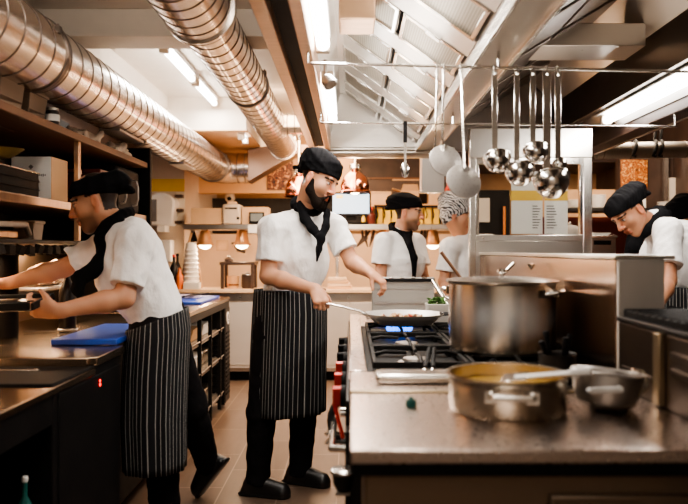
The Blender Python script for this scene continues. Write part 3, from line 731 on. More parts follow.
def skimmer(px, pyc, Y, rad, label, lean):
    c = P(px, pyc, Y); zr = Z1(px)
    t = thing('skimmer', label, 'skimmer', (c[0], Y, c[2]-rad), 'ladles and skimmers on the front rod')
    hx = c[0]+lean
    m = MB(); hook(m, hx, 2.5, zr); m.tube([V(hx, 2.488, zr-.02), V(hx, Y-.013, c[2]+rad*1.3), V(c[0], Y-.02, c[2]+rad*.7)], [.007,.0075,.009], 10, .5); m.build('handle', 'steel_bright', t)
    m = MB(); m.lathe(c-V(0,.02,0), [(0,.010),(rad*.5,.006),(rad*.92,-.004),(rad,-.003),(rad*.98,.001),(rad*.5,.010),(0,.014)], (.25,-1,.35), 32); d = m.build('disc', 'skim', t)
    m = MB(); u, w_, a = frame((.25,-1,.35))
    for r_, n_ in ((.3,6),(.55,12),(.78,18)):
        for i in range(n_):
            th = 2*PI*i/n_; q_ = c-V(0,.02,0)+(u*math.cos(th)+w_*math.sin(th))*rad*r_+a*(.0125-.010*r_**2); m.lathe(q_, [(.0019,0),(.0019,.0012)], a, 8)
    m.build('hole_pattern', 'steel_dull', d)
skimmer(445, 161, 2.55, .062, 'perforated round skimmer hanging leftmost, its disc slightly higher', -.012)
skimmer(463, 182, 2.45, .064, 'perforated round skimmer hanging right of the first one, its disc lower', .0)
t = thing('skimmer', 'flat square perforated turner hanging behind the two round skimmers', 'skimmer', (.33, 2.62, 1.55), 'ladles and skimmers on the front rod')
m = MB(); x0 = P(433,176,2.62); hook(m, x0[0], 2.5, Z1(433)); m.tube([V(x0[0], 2.49, Z1(433)-.02), V(x0[0], 2.53, 1.75), V(x0[0], 2.60, x0[2]+.06)], .006, 8, .5); m.build('handle', 'steel_bright', t)
m = MB(); m.obox(x0, (.042,.002,.062), V(1,0,0), V(0,1,.12)); m.build('blade', 'skim', t, bev=.001)
t = thing('serving_spoon', 'slotted serving spoon hanging alone from the rear rod above the far chef', 'spoon', P(405,180,3.6))
m = MB(); s0 = P(405,122,3.6); hook(m, s0[0], 3.6, 1.9468); m.obox(V(s0[0], 3.588, 1.80), (.006,.002,.125), V(1,0,0), V(0,1,0)); m.build('handle', 'steel_bright', t)
m = MB(); m.obox(V(s0[0], 3.588, 1.895), (.010,.004,.055), V(1,0,0), V(0,1,0)); m.build('grip', 'black', t, bev=.003)
m = MB(); m.ball(P(405,170,3.59), (.022,.009,.040)); m.build('bowl', 'steel_bright', t)
# ------------------------------------------------------------------ people
PS = P  # pixel helper used only to read joint positions off the photograph
def lerp(a, b, t): return a+(b-a)*t
# centre chef at the stove
J = dict(head=P(318,181,3.71), neck=P(305,213,3.78), chest=P(297,250,3.79), pelvis=P(288,315,3.78),
  sR=P(272,229,3.64), sL=P(334,227,3.92), eR=P(268,276,3.60), eL=P(352,262,3.86), wR=P(316,290,3.47), wL=P(370,273,3.70),
  hR=P(272,325,3.70), hL=P(304,322,3.83), kR=P(262,412,3.68), kL=P(304,405,3.86), aR=P(258,479,3.68), aL=P(300,470,3.86), tR=P(290,492,3.64), tL=P(330,482,3.80))
nk = J['neck']
person('chef', 'bearded chef in black cap cooking with a frying pan at the stove, standing mid-frame', V(J['pelvis'][0], J['pelvis'][1], 0), J,
  ft=(.55,-.83,0), fh=(.82,-.46,-.40), uh=(.3,.1,1), vox=.004, beard=.95, cl=.005, seed=3, hs=1.0, hatlean=.0, sleeve=.70,
  hands={'R': dict(d=(.30,-.66,-.58), n=(-.05,.62,-.75), c=(62,72,40), sp=2, t=(.35,.55,.65), tc=40), 'L': dict(d=(.72,-.30,-.52), n=(-.35,.15,-.9), c=(38,46,24), sp=-3, t=(.65,.30,.70), tc=15)},
  scarf=[([P(300,205,3.70), P(305,218,3.66), P(313,229,3.63), P(320,238,3.61)], [.024,.028,.026,.020]), ([P(327,212,3.72), P(326,226,3.64), P(321,238,3.61)], [.022,.024,.020]),
         ([P(321,238,3.60), P(319,249,3.595), P(317,261,3.60)], [.022,.020,.008]), ([P(320,237,3.60), P(321,240,3.60)], [.024,.024])],
  apron=[(P(290,289,3.77),.185,.155),(P(290,312,3.77),.192,.165),(P(289,345,3.77),.195,.17),(P(288,380,3.76),.196,.172),(P(287,411,3.76),.196,.175)])
# left chef reaching over the counter
J = dict(head=P(96,203,3.08), neck=P(120,229,3.10), chest=P(131,258,3.10), pelvis=P(157,328,3.12),
  sL=P(136,243,2.95), sR=P(112,242,3.26), eL=P(124,298,2.86), wL=P(58,311,2.72), eR=P(64,268,3.24), wR=P(10,283,3.08),
  hL=P(156,335,3.03), hR=P(166,335,3.21), kL=P(160,428,3.0), kR=P(190,405,3.36), aL=V(-.80,3.05,.075), aR=P(208,464,3.62), tL=V(-.95,3.0,.03), tR=P(186,492,3.66))
nk = J['neck']
person('chef', 'chef in black cap leaning left over the counter, seen from his side at the left', V(J['pelvis'][0], J['pelvis'][1], 0), J,
  ft=(-.93,-.15,0), fh=(-.93,-.16,-.30), uh=(-.3,0,1), vox=.0045, beard=.3, cl=.0055, seed=11, hs=.98, hatlean=.02, sleeve=.80, fat=1.01, tail=(0,1,0), tilt=.38, hz=.70,
  hands={'L': dict(d=(-.95,-.12,.10), n=(.1,.9,.45), c=(30,45,30), sp=4, t=(.6,.6,.4)), 'R': dict(d=(-.95,-.2,-.1), n=(.1,-.2,-.9), c=(25,35,20))},
  scarf=[([nk+V(-.07,-.05,-.02), P(107,250,2.97), P(93,272,2.93)], [.028,.034,.032]), ([P(93,270,2.93), P(80,278,2.92), P(78,290,2.90), P(84,302,2.90)], [.034,.030,.026,.010]),
         ([nk+V(.02,-.07,.03), nk+V(-.05,-.09,-.05), P(104,256,2.97)], [.028,.03,.03])],
  apron=[(P(158,318,3.11),.175,.128),(P(158,335,3.10),.185,.138),(P(156,372,3.08),.185,.138),(P(155,415,3.06),.182,.135),(P(156,464,3.05),.180,.130)])
# far chef behind the stove
J = dict(head=P(408,213,5.1), neck=P(400,235,5.12), chest=P(401,258,5.12), pelvis=P(400,300,5.12),
  sR=P(384,243,5.0), sL=P(416,243,5.28), eR=P(380,278,4.98), eL=P(424,280,5.22), wR=P(392,301,4.86), wL=P(424,300,5.02),
  hR=P(394,305,5.05), hL=P(408,305,5.2), kR=V(.32,5.05,.5), kL=V(.44,5.2,.5), aR=V(.32,5.1,.08), aL=V(.44,5.24,.08), tR=V(.45,5.0,.03), tL=V(.57,5.14,.03))
nk = J['neck']
person('chef', 'far chef in black cap facing right behind the grey upright lid', V(J['pelvis'][0], J['pelvis'][1], 0), J,
  ft=(.62,-.78,0), fh=(.93,-.28,-.12), vox=.0055, beard=.45, cl=.007, seed=21, hs=.98, hz=.85, hatlean=.02, sleeve=.62,
  scarf=[([nk+V(.03,-.08,-.01), P(410,246,4.93)], [.026,.028]), ([nk+V(.06,-.05,0), P(410,246,4.93)], [.026,.028]), ([P(410,246,4.93), P(414,258,4.92), P(414,276,4.94)], [.028,.030,.016])])
# colleague in the patterned cap, half hidden by the partition
J = dict(head=P(457,215,5.3), neck=P(466,237,5.35), chest=P(468,262,5.35), pelvis=P(468,305,5.35),
  sR=P(450,247,5.22), sL=P(490,244,5.5), eR=P(444,282,5.2), eL=P(497,282,5.45), wR=P(452,306,5.02), wL=P(500,306,5.25),
  hR=P(462,310,5.3), hL=P(476,310,5.4), kR=V(.84,5.3,.5), kL=V(.98,5.4,.5), aR=V(.84,5.35,.08), aL=V(.98,5.45,.08), tR=V(.97,5.25,.03), tL=V(1.1,5.35,.03))
nk = J['neck']
person('chef', 'person in a black and white patterned cap standing behind the steel partition', V(J['pelvis'][0], J['pelvis'][1], 0), J,
  ft=(.5,-.86,0), fh=(.93,-.25,-.2), vox=.006, cl=.008, seed=31, hs=1.04, hat='zebra', sleeve=.7, scarf=[])
# right chef bent over his work
J = dict(head=P(630,213,3.85), neck=P(655,222,3.90), chest=P(678,252,3.92), pelvis=P(690,305,3.95),
  sL=P(668,232,3.76), sR=P(664,232,4.06), eL=P(668,281,3.66), wL=P(656,308,3.48), eR=P(640,278,4.08), wR=P(628,304,3.9),
  hL=P(684,312,3.86), hR=P(694,312,4.04), kL=V(1.86,3.86,.5), kR=V(1.90,4.05,.5), aL=V(1.86,3.9,.08), aR=V(1.90,4.08,.08), tL=V(1.72,3.87,.03), tR=V(1.76,4.05,.03))
nk = J['neck']
person('chef', 'chef in black cap looking down at his work at the right edge', V(J['pelvis'][0], J['pelvis'][1], 0), J,
  ft=(-.93,-.2,0), fh=(-.72,-.30,-.62), uh=(-.62,0,.78), vox=.005, cl=.006, seed=41, hs=.98, hz=.82, skin=V(.42,.20,.115), hatlean=.01, sleeve=.68, tail=(0,1,0),
  scarf=[([nk+V(.03,-.08,.035), nk+V(-.02,-.085,.0), P(644,232,3.82)], [.03,.034,.036]), ([nk+V(-.03,-.07,-.02), P(641,232,3.84), P(634,246,3.82)], [.03,.036,.04]), ([P(634,240,3.84), P(630,262,3.84)], [.045,.04])],
  apron=[(P(688,286,3.93),.185,.16),(P(690,330,3.95),.20,.18),(V(1.90,3.97,.45),.20,.185)])
J = dict(head=P(684,222,4.75), neck=P(704,236,4.8), chest=P(716,262,4.8), pelvis=P(720,310,4.8),
  sL=P(712,244,4.66), sR=P(708,244,4.94), eL=P(706,285,4.6), wL=P(690,300,4.5), eR=P(690,285,4.95), wR=P(676,300,4.9),
  hL=P(716,315,4.72), hR=P(722,315,4.9), kL=V(2.52,4.7,.5), kR=V(2.55,4.9,.5), aL=V(2.52,4.75,.08), aR=V(2.55,4.93,.08), tL=V(2.38,4.72,.03), tR=V(2.41,4.9,.03))
person('chef', 'person in a black cap mostly hidden behind the shoulder of the right-hand chef', V(J['pelvis'][0], J['pelvis'][1], 0), J,
  ft=(-.95,-.2,0), fh=(-.75,-.2,-.6), uh=(-.6,0,.8), vox=.007, cl=.009, seed=51, hs=1.0, sleeve=.7, jacket='blackcloth', scarf=[])
# ------------------------------------------------------------------ the cooking island (near counter, burner range, backguard)
ic = thing('steel_counter', 'steel counter end of the cooking island in the foreground, carrying the wide pan', 'counter', (.38, 1.8, 0))
m = MB(); m.box(0,.772, 1.365,1.905, .872,.90); m.build('countertop', 'counter_top', ic, bev=.004)
m = MB(); m.box(.004,.768, 1.372,1.40, .845,.872); m.build('front_edge', 'black', ic, bev=.003)
m = MB(); m.box(.03,.76, 1.41,1.90, .12,.872); m.build('cabinet_body', 'front_panel', ic, bev=.004)
m = MB(); m.box(.40,.74, 1.395,1.412, .16,.80); dr = m.build('door', 'front_panel', ic, bev=.004)
m = MB(); m.cyl((.44,1.375,.76),(.70,1.375,.76), .008); m.cyl((.46,1.375,.76),(.46,1.40,.76),.005); m.cyl((.68,1.375,.76),(.68,1.40,.76),.005); m.build('handle', 'steel', dr)
for x, y in ((.06,1.46),(.72,1.46),(.06,1.85),(.72,1.85)): m = MB(); m.cyl((x,y,0),(x,y,.12),.022); m.build('foot', 'steel_dull', ic)
m = MB(); m.box(0,.76, 1.905,1.93, .885,.906); m.build('seam_strip', 'brass_edge', ic, bev=.003)
# burner range
rg = thing('gas_range', 'steel gas range with black cast grates and red-marked knobs, a pan over a lit burner', 'stove', (.38, 3.0, 0))
m = MB(); m.box(0,.74, 1.93,4.19, .12,.878); m.box(-.012,.0, 1.95,4.15, .80,.87); m.build('body', 'charcoal', rg, bev=.004)
m = MB(); m.box(0,.74, 1.93,2.24, .878,.90); m.box(0,.055, 2.24,4.19, .878,.905); m.box(.055,.74, 3.62,4.19, .878,.90); m.build('rim', 'counter_top', rg, bev=.004)
m = MB(); m.box(.055,.74, 2.24,3.62, .872,.884); m.build('burner_tray', 'black_iron', rg)
m = MB(); m.box(.075,.56, 2.03,2.13, .90,.928); m.build('front_rail', 'steel', rg, bev=.010)
for x, y in ((.06,2.05),(.70,2.05),(.06,4.1),(.70,4.1)): m = MB(); m.cyl((x,y,0),(x,y,.12),.025); m.build('foot', 'steel_dull', rg)
bx_, by_ = (.235, .56), (2.48, 2.90, 3.34)
for yb in by_:
    for xb in bx_:
        m = MB(); m.lathe((xb,yb,.884), [(.062,0),(.065,.010),(.05,.014),(.046,.024),(.03,.027),(0,.028)], n=28); bn = m.build('burner', 'steel_dull', rg)
        m = MB()
        x0, x1, y0, y1 = xb-.160, xb+.158, yb-.205, yb+.205; h0, h1 = .905, .925
        m.box(x0,x1,y0,y0+.014,h0,h1); m.box(x0,x1,y1-.014,y1,h0,h1); m.box(x0,x0+.014,y0,y1,h0,h1); m.box(x1-.014,x1,y0,y1,h0,h1)
        for sx_, sy_ in ((1,0),(-1,0),(0,1),(0,-1)):
            ex = xb+sx_*.158; ey = yb+sy_*.204; ix = xb+sx_*.035; iy = yb+sy_*.035
            m.tube([V(ex,ey,.918), V((ex*.6+ix*.4),(ey*.6+iy*.4),.930), V(ix,iy,.926)], .0075, 8)
        for sx_ in (-1,1):
            for sy_ in (-1,1): m.cyl((xb+sx_*.14,yb+sy_*.19,.884),(xb+sx_*.14,yb+sy_*.19,.91),.009, n=10)
        m.build('grate', 'black_iron', rg, bev=.002)
m = MB()
for i in range(20):
    th = 2*PI*i/20; c = V(.235+.052*math.cos(th), 3.34+.052*math.sin(th), .905); m.lathe(c, [(.006,0),(.008,.010),(.004,.028),(0,.036)], (.35*math.cos(th),.35*math.sin(th),1), 8)
m.build('gas_flame', 'flame', rg)
for i, y in enumerate((2.18, 2.42, 2.66, 2.90, 3.14, 3.38)):
    m = MB(); m.cyl((-.012,y,.835),(-.030,y,.835), .034, .034, 24); k = m.build('knob', 'black', rg, bev=.003)
    m = MB(); m.obox((-.040,y,.835), (.014,.009,.034), V(1,0,0), V(0,1,.5)); m.build('red_grip' if i < 3 else 'grip', 'red' if i < 3 else 'black', k, bev=.003)
for y0, y1 in ((2.0,2.9),(3.0,3.9)):
    m = MB(); m.box(-.014,.002, y0,y1, .20,.77); d = m.build('oven_door', 'charcoal', rg, bev=.005)
    m = MB(); m.tube([V(-.014,y0+.08,.70),V(-.055,y0+.08,.70),V(-.055,y1-.08,.70),V(-.014,y1-.08,.70)], .011, 10); m.build('handle', 'steel', d)
# black loop handle and red lever near the front corner
t = thing('gas_hose', 'black hose looping out of the near side of the stove under the red-gripped knobs', 'hose', (-.02, 2.0, .6))
m = MB(); m.tube([V(-.0,2.4,.78)]+[V(-.012-.055*math.sin(a), 2.42, .70+.075*math.cos(a)) for a in np.linspace(.2,PI-.2,9)]+[V(-.0,2.4,.62)], .013, 12); m.build('hose', 'rubber', t)
for z in (.78,.62): m = MB(); m.cyl((-.016,2.4,z),(.004,2.4,z), .020); m.build('fitting', 'steel', t)
t = thing('gas_valve', 'red lever valve on the near side of the stove above the black hose loop', 'valve', (-.03, 2.1, .8))
m = MB(); m.cyl((0,2.20,.78),(-.03,2.20,.78), .014); m.build('stem', 'steel', t)
m = MB(); m.obox((-.036,2.20,.755), (.006,.010,.060), V(1,0,.25), V(0,1,0)); m.build('lever', 'red', t, bev=.004)
for i, (z, lab) in enumerate(((.690,'upper one of two steel hook handles sticking out low at the stove side'),(.662,'lower one of two steel hook handles sticking out low at the stove side'))):
    t = thing('hook', lab, 'hook', (-.03, 2.28, z))
    m = MB(); m.tube([V(.0,2.28,z),V(-.048,2.27,z+.006),V(-.070,2.265,z+.014),V(-.078,2.265,z+.002)], .006, 10); m.build('shaft', 'steel_bright', t)
    m = MB(); m.cyl((-.012,2.28,z),(.003,2.28,z),.011); m.build('flange', 'steel', t)
t = thing('steel_bowl', 'shallow dark steel bowl on a low bracket at the near corner of the stove', 'bowl', (-.02,1.95,.6))
m = MB(); m.lathe((-.016,1.95,.620), [(.0,0),(.02,.0),(.030,.018),(.034,.055),(.030,.060),(0,.060)], n=32); bs_ = m.build('basin', 'charcoal', t)
m = MB(); m.lathe((-.016,1.95,.668), [(.034,0),(.038,.004),(.038,.010),(.033,.013)], n=32); m.build('bright_rim', 'steel', t)
m = MB(); m.box(-.04,.004,1.935,1.965,.610,.620); m.build('bracket', 'steel_dull', t)

# backguard between the two halves of the island, and the far half
bg = thing('backguard', 'tall brushed steel backguard panel between the two halves of the island', 'panel', (.84, 3.1, 0))
m = MB(); m.box(.775,.915, 2.04,4.18, .0,1.262); m.build('panel', 'guard', bg, bev=.004)
m = MB(); m.box(.768,.945, 2.03,4.18, 1.262,1.276); m.build('cap_ledge', 'steel_h', bg, bev=.003)
m = MB(); m.box(.778,.913, 2.030,2.041, .90,1.262); m.build('end_plate', 'grey_plate', bg, bev=.002)
fh_ = thing('steel_counter', 'far half of the island beyond the backguard, mostly hidden', 'counter', (1.18, 3.1, 0))
m = MB(); m.box(.918,1.42, 2.06,4.18, .87,.90); m.build('countertop', 'steel_dull', fh_, bev=.003)
m = MB(); m.box(.925,1.40, 2.08,4.16, .1,.87); m.build('cabinet_body', 'charcoal', fh_, bev=.003)
for x, y in ((.97,2.14),(1.36,2.14),(.97,4.1),(1.36,4.1)): m = MB(); m.cyl((x,y,0),(x,y,.1),.022); m.build('foot', 'steel_dull', fh_)
lo = thing('charcoal_grill', 'low dark grill unit with a black grate on top at the right edge', 'grill', (1.15, 1.7, 0))
m = MB(); m.box(.775,1.55, 1.15,2.02, .0,1.085); m.build('housing', 'dark_side', lo, bev=.006)
m = MB(); m.box(.770,1.55, 1.15,2.025, 1.085,1.10); m.build('rim', 'charcoal', lo, bev=.004)
m = MB()
for i in range(21): y = 1.19+i*.04; m.box(.785,1.5, y,y+.014, 1.10,1.122)
m.box(.785,.80,1.17,2.01,1.098,1.118); m.box(1.1,1.115,1.17,2.01,1.098,1.116); m.build('grate', 'black_iron', lo, bev=.002)
m = MB(); m.box(.758,.776, 1.72,1.755, .905,1.085); m.build('post', 'brass_edge', lo, bev=.003)
m = MB(); m.box(.766,.776, 1.78,1.98, .95,.965); m.box(.766,.776, 1.45,1.68, .99,1.005); m.box(.766,.776, 1.45,1.68, 1.03,1.045); m.build('vent_slot', 'dark_side', lo, bev=.002)

# ------------------------------------------------------------------ things on the island
fp = thing('frying_pan', 'steel frying pan of food over the blue flame, held by the centre chef', 'pan', (.25, 3.32, .93))
c = V(.258, 3.34, .936)
m = MB(); pr = [(0,.0),(.125,.0),(.140,.008),(.185,.052),(.190,.054),(.188,.049),(.140,.012),(.12,.006),(0,.006)]
m.lathe(c, pr, n=48); m.build('pan_bowl', 'pan_steel', fp)
hp = V(-.143,3.43,1.030)
m = MB(); m.tube([c+V(-.178,.01,.046), c+V(-.215,.03,.062), (c+V(-.215,.03,.062))*.5+hp*.5+V(0,0,.004), hp+V(-.035,-.006,.012)], [.010,.010,.010,.011], 12, .55); m.build('handle', 'steel', fp)
m = MB(); m.obox(c+V(-.182,.012,.044), (.018,.016,.006), V(-1,.1,.4), V(0,1,0)); m.build('bracket', 'steel_dull', fp, bev=.002)
m = MB(); m.tube([c+V(.178,.0,.046)]+[c+V(.178+.045*math.sin(a), -.035*math.cos(a), .050) for a in np.linspace(0,PI,7)]+[c+V(.178,.0,.046)], .007, 8); m.build('helper_handle', 'black_iron', fp)
rs = np.random.RandomState(5)
for i in range(46):
    a = rs.uniform(0, 2*PI); r_ = .135*math.sqrt(rs.uniform(0,1)); q = c+V(r_*math.cos(a), r_*math.sin(a), .016+rs.uniform(0,.022)*(1 if r_ < .10 else .7))
    kd = rs.choice(3, p=(.4,.42,.18)); m = MB(); s_ = rs.uniform(.011,.019)
    ex = nrm(rs.normal(size=3)); m.obox(q, (s_,s_*.7,s_*.4), ex, np.cross(ex, (0.1,.3,1)))
    o = m.build(('mushroom_piece','meat_piece','pepper_piece')[kd], ('food_a','food_b','food_c')[kd], None, bev=.004)
    tag(o, ('dark browned mushroom piece frying among the food in the pan','pale seared piece frying among the food in the pan','red pepper piece frying among the food in the pan')[kd], 'food', ('mushroom pieces in the frying pan','pale pieces in the frying pan','pepper pieces in the frying pan')[kd])

def pot(name, label, c, r, h, hand_ax, mt, hz, fill=None, lid=False, w_=.046):
    t = thing(name, label, 'pot', c); c = V(c)
    m = MB(); m.lathe(c, [(0,0),(r*.96,0),(r,.010),(r,h-.004),(r+.006,h),(r+.004,h+.004),(r-.003,h+.002),(r-.004,.014),(r*.9,.006),(0,.006)], n=64); m.build('pot_wall', mt, t)
    for q in hand_ax:
        d = nrm(V(*q,0)); s = V(-d[1],d[0],0); b = c+V(0,0,hz)
        m = MB(); m.tube([b+d*r+s*w_, b+d*(r+.020)+s*w_+V(0,0,.003), b+d*(r+.038)+s*w_*.85+V(0,0,.006), b+d*(r+.042)+V(0,0,.007), b+d*(r+.038)-s*w_*.85+V(0,0,.006), b+d*(r+.020)-s*w_+V(0,0,.003), b+d*r-s*w_], .0075, 10)
        for e in (-1,1): m.obox(b+d*(r+.002)+s*w_*e, (.004,.014,.014), d, s)
        m.build('handle', 'steel_bright', t)
    if fill: m = MB(); m.lathe(c+V(0,0,h*fill), [(0,.0),(r-.0055,0),(r-.0055,.004),(0,.004)], n=48); o = m.build('broth', 'soup', None); tag(o, 'golden broth filling the wide low pan', 'broth', None, 'stuff')
    if lid:
        m = MB(); m.lathe(c+V(0,0,h+.003), [(r+.010,.0),(r+.012,.006),(r*.93,.012),(r*.5,.018),(0,.020)], n=56); l = m.build('lid', 'steel', t)
        m = MB(); m.lathe(c+V(0,0,h+.022), [(.010,0),(.010,.012),(.020,.018),(.020,.026),(.0,.030)], n=20); m.build('knob', 'steel_bright', l)
    return t
pot('wide_pan', 'wide low steel pan of golden broth with side handles in the foreground', (.385,1.715,.90), .142, .088, ((-.15,-1),(.15,1)), 'pot_steel', .058, .62)
pot('stock_pot', 'tall steel stock pot with lid standing on the stove behind the wide low pan', (.555,2.56,.926), .192, .245, ((.78,-.62),(-.7,.7)), 'pot_steel', .212, None, True, .062)
# white handled spatula across the pan
sp = thing('spatula', 'flat pale steel spatula resting across the rim of the wide pan', 'spatula', P(545,374,1.66))
a_, b_ = P(505,378,1.70), P(592,371,1.62)
m = MB(); m.obox((a_*.45+b_*.55), (np.linalg.norm(b_-a_)*.44, .011, .003), b_-a_, V(0,1,.15)); m.tube([b_-(b_-a_)*.25, b_], .009, 10); m.build('handle', 'white', sp, bev=.003)
m = MB(); m.obox(a_+(b_-a_)*.12, (.030,.028,.0015), b_-a_, V(0,1,.1)); m.build('blade', 'steel_bright', sp, bev=.001)
# tilted saucepan at the right
c = P(605,404,1.72); c[2] = .902
sb = thing('saucepan', 'dull rounded saucepan with pale loop handle sitting right of the wide pan', 'saucepan', c)
m = MB(); m.lathe(c, [(0,0),(.045,0),(.068,.015),(.080,.045),(.084,.085),(.089,.089),(.086,.092),(.080,.088),(.076,.048),(.064,.020),(.04,.006),(0,.006)], (.10,.05,1), 40); m.build('pan_bowl', 'steel_dull', sb)
m = MB(); q = c+V(-.03,-.075,.062); m.tube([q+V(-.03,.01,-.006), q+V(-.036,-.022,0), q+V(.030,-.03,.004), q+V(.034,.006,.0)], .0075, 10); m.build('handle', 'white', sb)
m = MB(); m.tube([c+V(.076,.02,.09), c+V(.105,.03,.085), c+V(.105,.0,.05), c+V(.078,-.01,.035)], .005, 8); m.build('ring', 'steel', sb)
c = P(563,402,1.74); c[2] = .90
t = thing('shaker', 'small dark steel shaker between the wide pan and the saucepan', 'shaker', c+V(0,.02,0))
m = MB(); m.lathe(c+V(0,.03,0), [(.020,0),(.022,.01),(.018,.03),(.021,.036),(.018,.045),(.0,.050)], n=24); m.build('cup', 'steel', t)
# utensil tub behind the pan with black handles
c = V(.61,2.06,.90)
t = thing('utensil_tub', 'dark tub of black-handled utensils behind the saucepan', 'tub', c)
m = MB(); m.lathe(c, [(.05,0),(.055,.085),(.057,.087),(.052,.083),(.047,.006),(0,.006)], n=28); m.build('tub', 'charcoal', t)
for i, (dx, dy, l) in enumerate(((-.02,.01,.15),(.015,-.01,.135),(.03,.015,.14),(-.035,-.012,.125))):
    u = thing('utensil', 'black-handled utensil standing in the dark tub behind the saucepan', 'utensil', c+V(dx,dy,.008), 'utensils in the dark tub')
    m = MB(); m.cyl(c+V(dx*.4,dy*.4,.008), c+V(dx,dy,.085), .003); m.build('shaft', 'steel', u)
    m = MB(); m.cyl(c+V(dx,dy,.08), c+V(dx*1.5,dy*1.5,l), .007, .009); m.build('grip', 'black', u, bev=.002)
t = thing('towel', 'crumpled dark kitchen cloth between the stock pot and the wide pan', 'cloth', (.50,2.10,.90))
S = Sculpt(.006); rs = np.random.RandomState(3)
for i in range(9): S.cone(V(.40+.028*i,2.19+rs.uniform(-.02,.02),.908), V(.43+.026*i,2.20+rs.uniform(-.03,.03),.918+rs.uniform(0,.02)), .016, .014, .02)
S.disp = folds(4, .005, 40); S.build('folds', 'blackcloth', t)
# ladle with black handle lying over the front rail
t = thing('tongs', 'black-handled steel tongs lying over the front rail of the stove', 'tongs', P(430,390,2.1))
p0, p1, p2, p3 = P(432,352,2.30)+V(0,0,.012), P(430,366,2.24)+V(0,0,.02), P(428,384,2.08)+V(0,0,.012), P(432,396,1.99)
for s_ in (-1,1):
    m = MB(); m.tube([p0+V(.008*s_,0,0), p1+V(.010*s_,0,0), p1*.6+p2*.4+V(.012*s_,0,0)], .007, 10); m.build('grip', 'black_iron', t)
    m = MB(); m.tube([p1*.6+p2*.4+V(.012*s_,0,0), p2+V(.014*s_,0,0), p3+V(.012*s_,0,0)], [.005,.005,.008], 10, .6); m.build('arm', 'steel_bright', t)
c = P(411,407,1.74); c[2] = .90
t = thing('stopper', 'small green stopper lying on the steel counter left of the wide pan', 'stopper', c)
m = MB(); m.lathe(c, [(.013,0),(.014,.012),(.011,.018),(0,.019)], n=24); m.lathe(c+V(0,0,.018), [(.005,0),(.006,.006),(0,.008)], n=12); m.build('knurled_cap', 'teal', t)
# grey upright lid behind the burners
t = thing('hinged_lid', 'grey steel lid standing open behind the burners in front of the far chef', 'lid', (.30, 4.02, .90))
m = MB(); m.obox(P(403,294.5,4.03), (.180,.006,.100), V(1,0,0), V(0,1,.08)); m.build('panel', 'lid_grey', t, bev=.006)
m = MB(); m.obox(P(403,280,4.02), (.184,.012,.009), V(1,0,0), V(0,1,.08)); m.build('top_edge', 'black', t, bev=.003)
for x in (380,391,402,413,424): m = MB(); q = P(x,278.5,4.02); m.cyl(q-V(.012,0,-.004), q+V(.012,0,.004), .007, n=12); m.build('hinge', 'steel_bright', t)
m = MB(); m.obox(P(403,303,4.03)+V(0,-.008,0), (.160,.002,.004), V(1,0,0), V(0,1,.08)); m.obox(P(403,289,4.03)+V(0,-.008,0), (.160,.002,.002), V(1,0,0), V(0,1,.08)); m.build('groove', 'steel_dull', t)
m = MB(); m.tube([P(433,281,4.0), P(441,294,3.9), P(449,306,3.82)], .013, 12); m.build('side_arm', 'steel', t)
m = MB(); m.box(.09,.51, 3.98,4.08, .90,.935); m.build('base', 'steel_dull', t, bev=.004)
c = P(437,316,3.62); c[2] = .902
t = thing('herb_pot', 'square grey pot of green herbs standing between the frying pan and the stock pot', 'pot', c)
m = MB(); m.prism([c+V(-.045,-.045,0),c+V(.045,-.045,0),c+V(.045,.045,0),c+V(-.045,.045,0)], (0,0,.006), None)
for d in ((1,0),(-1,0),(0,1),(0,-1)): m.obox(c+V(d[0]*.049,d[1]*.049,.055), (.004,.053,.057), V(d[0],d[1],-.09), V(-d[1],d[0],0))
m.build('pot_wall', 'beige_grey', t, bev=.003)
m = MB(); rs = np.random.RandomState(8)
for i in range(70):
    q = c+V(rs.uniform(-.042,.042), rs.uniform(-.042,.042), .095+rs.uniform(0,.045)); e = nrm(rs.normal(size=3)); m.obox(q, (.012,.007,.001), e, np.cross(e, (.2,.5,1)))
for i in range(14): q = c+V(rs.uniform(-.03,.03), rs.uniform(-.03,.03), 0); m.cyl(q, q+V(0,0,.11), .002, n=6)
m.build('leaves', 'herb', t)
# long spoon handles sticking out behind the stock pot
for (a1, a2, Y, lab) in (((441,252),(470,290),2.9,'long dark wooden spoon handle leaning out left of the stock pot'),((499,278),(514,263),3.0,'steel spoon handle leaning right behind the stock pot lid'),((528,264),(541,281),3.0,'dark bent utensil handle leaning left behind the stock pot lid')):
    p, q = P(*a1, Y), P(*a2, Y); up_ = p if p[2] > q[2] else q; dn = q if p[2] > q[2] else p
    bt = dn+nrm(dn-up_)*((dn[2]-.95)/abs(nrm(dn-up_)[2])*.9)
    t = thing('cooking_spoon', lab, 'spoon', bt)
    m = MB(); m.tube([bt, dn, up_], [.006,.006,.008], 10); m.build('handle', 'wood' if 'wooden' in lab else 'steel', t)
    m = MB(); m.ball(bt+V(0,0,.01), (.022,.010,.032)); m.build('bowl', 'steel_dull' if 'steel' in lab else 'wood', t)
# second pot behind carrying those handles
pot('stock_pot', 'second pot mostly hidden behind the tall lidded stock pot', (.61,3.03,.926), .150, .20, ((-1,0.1),), 'pot_steel', .15)

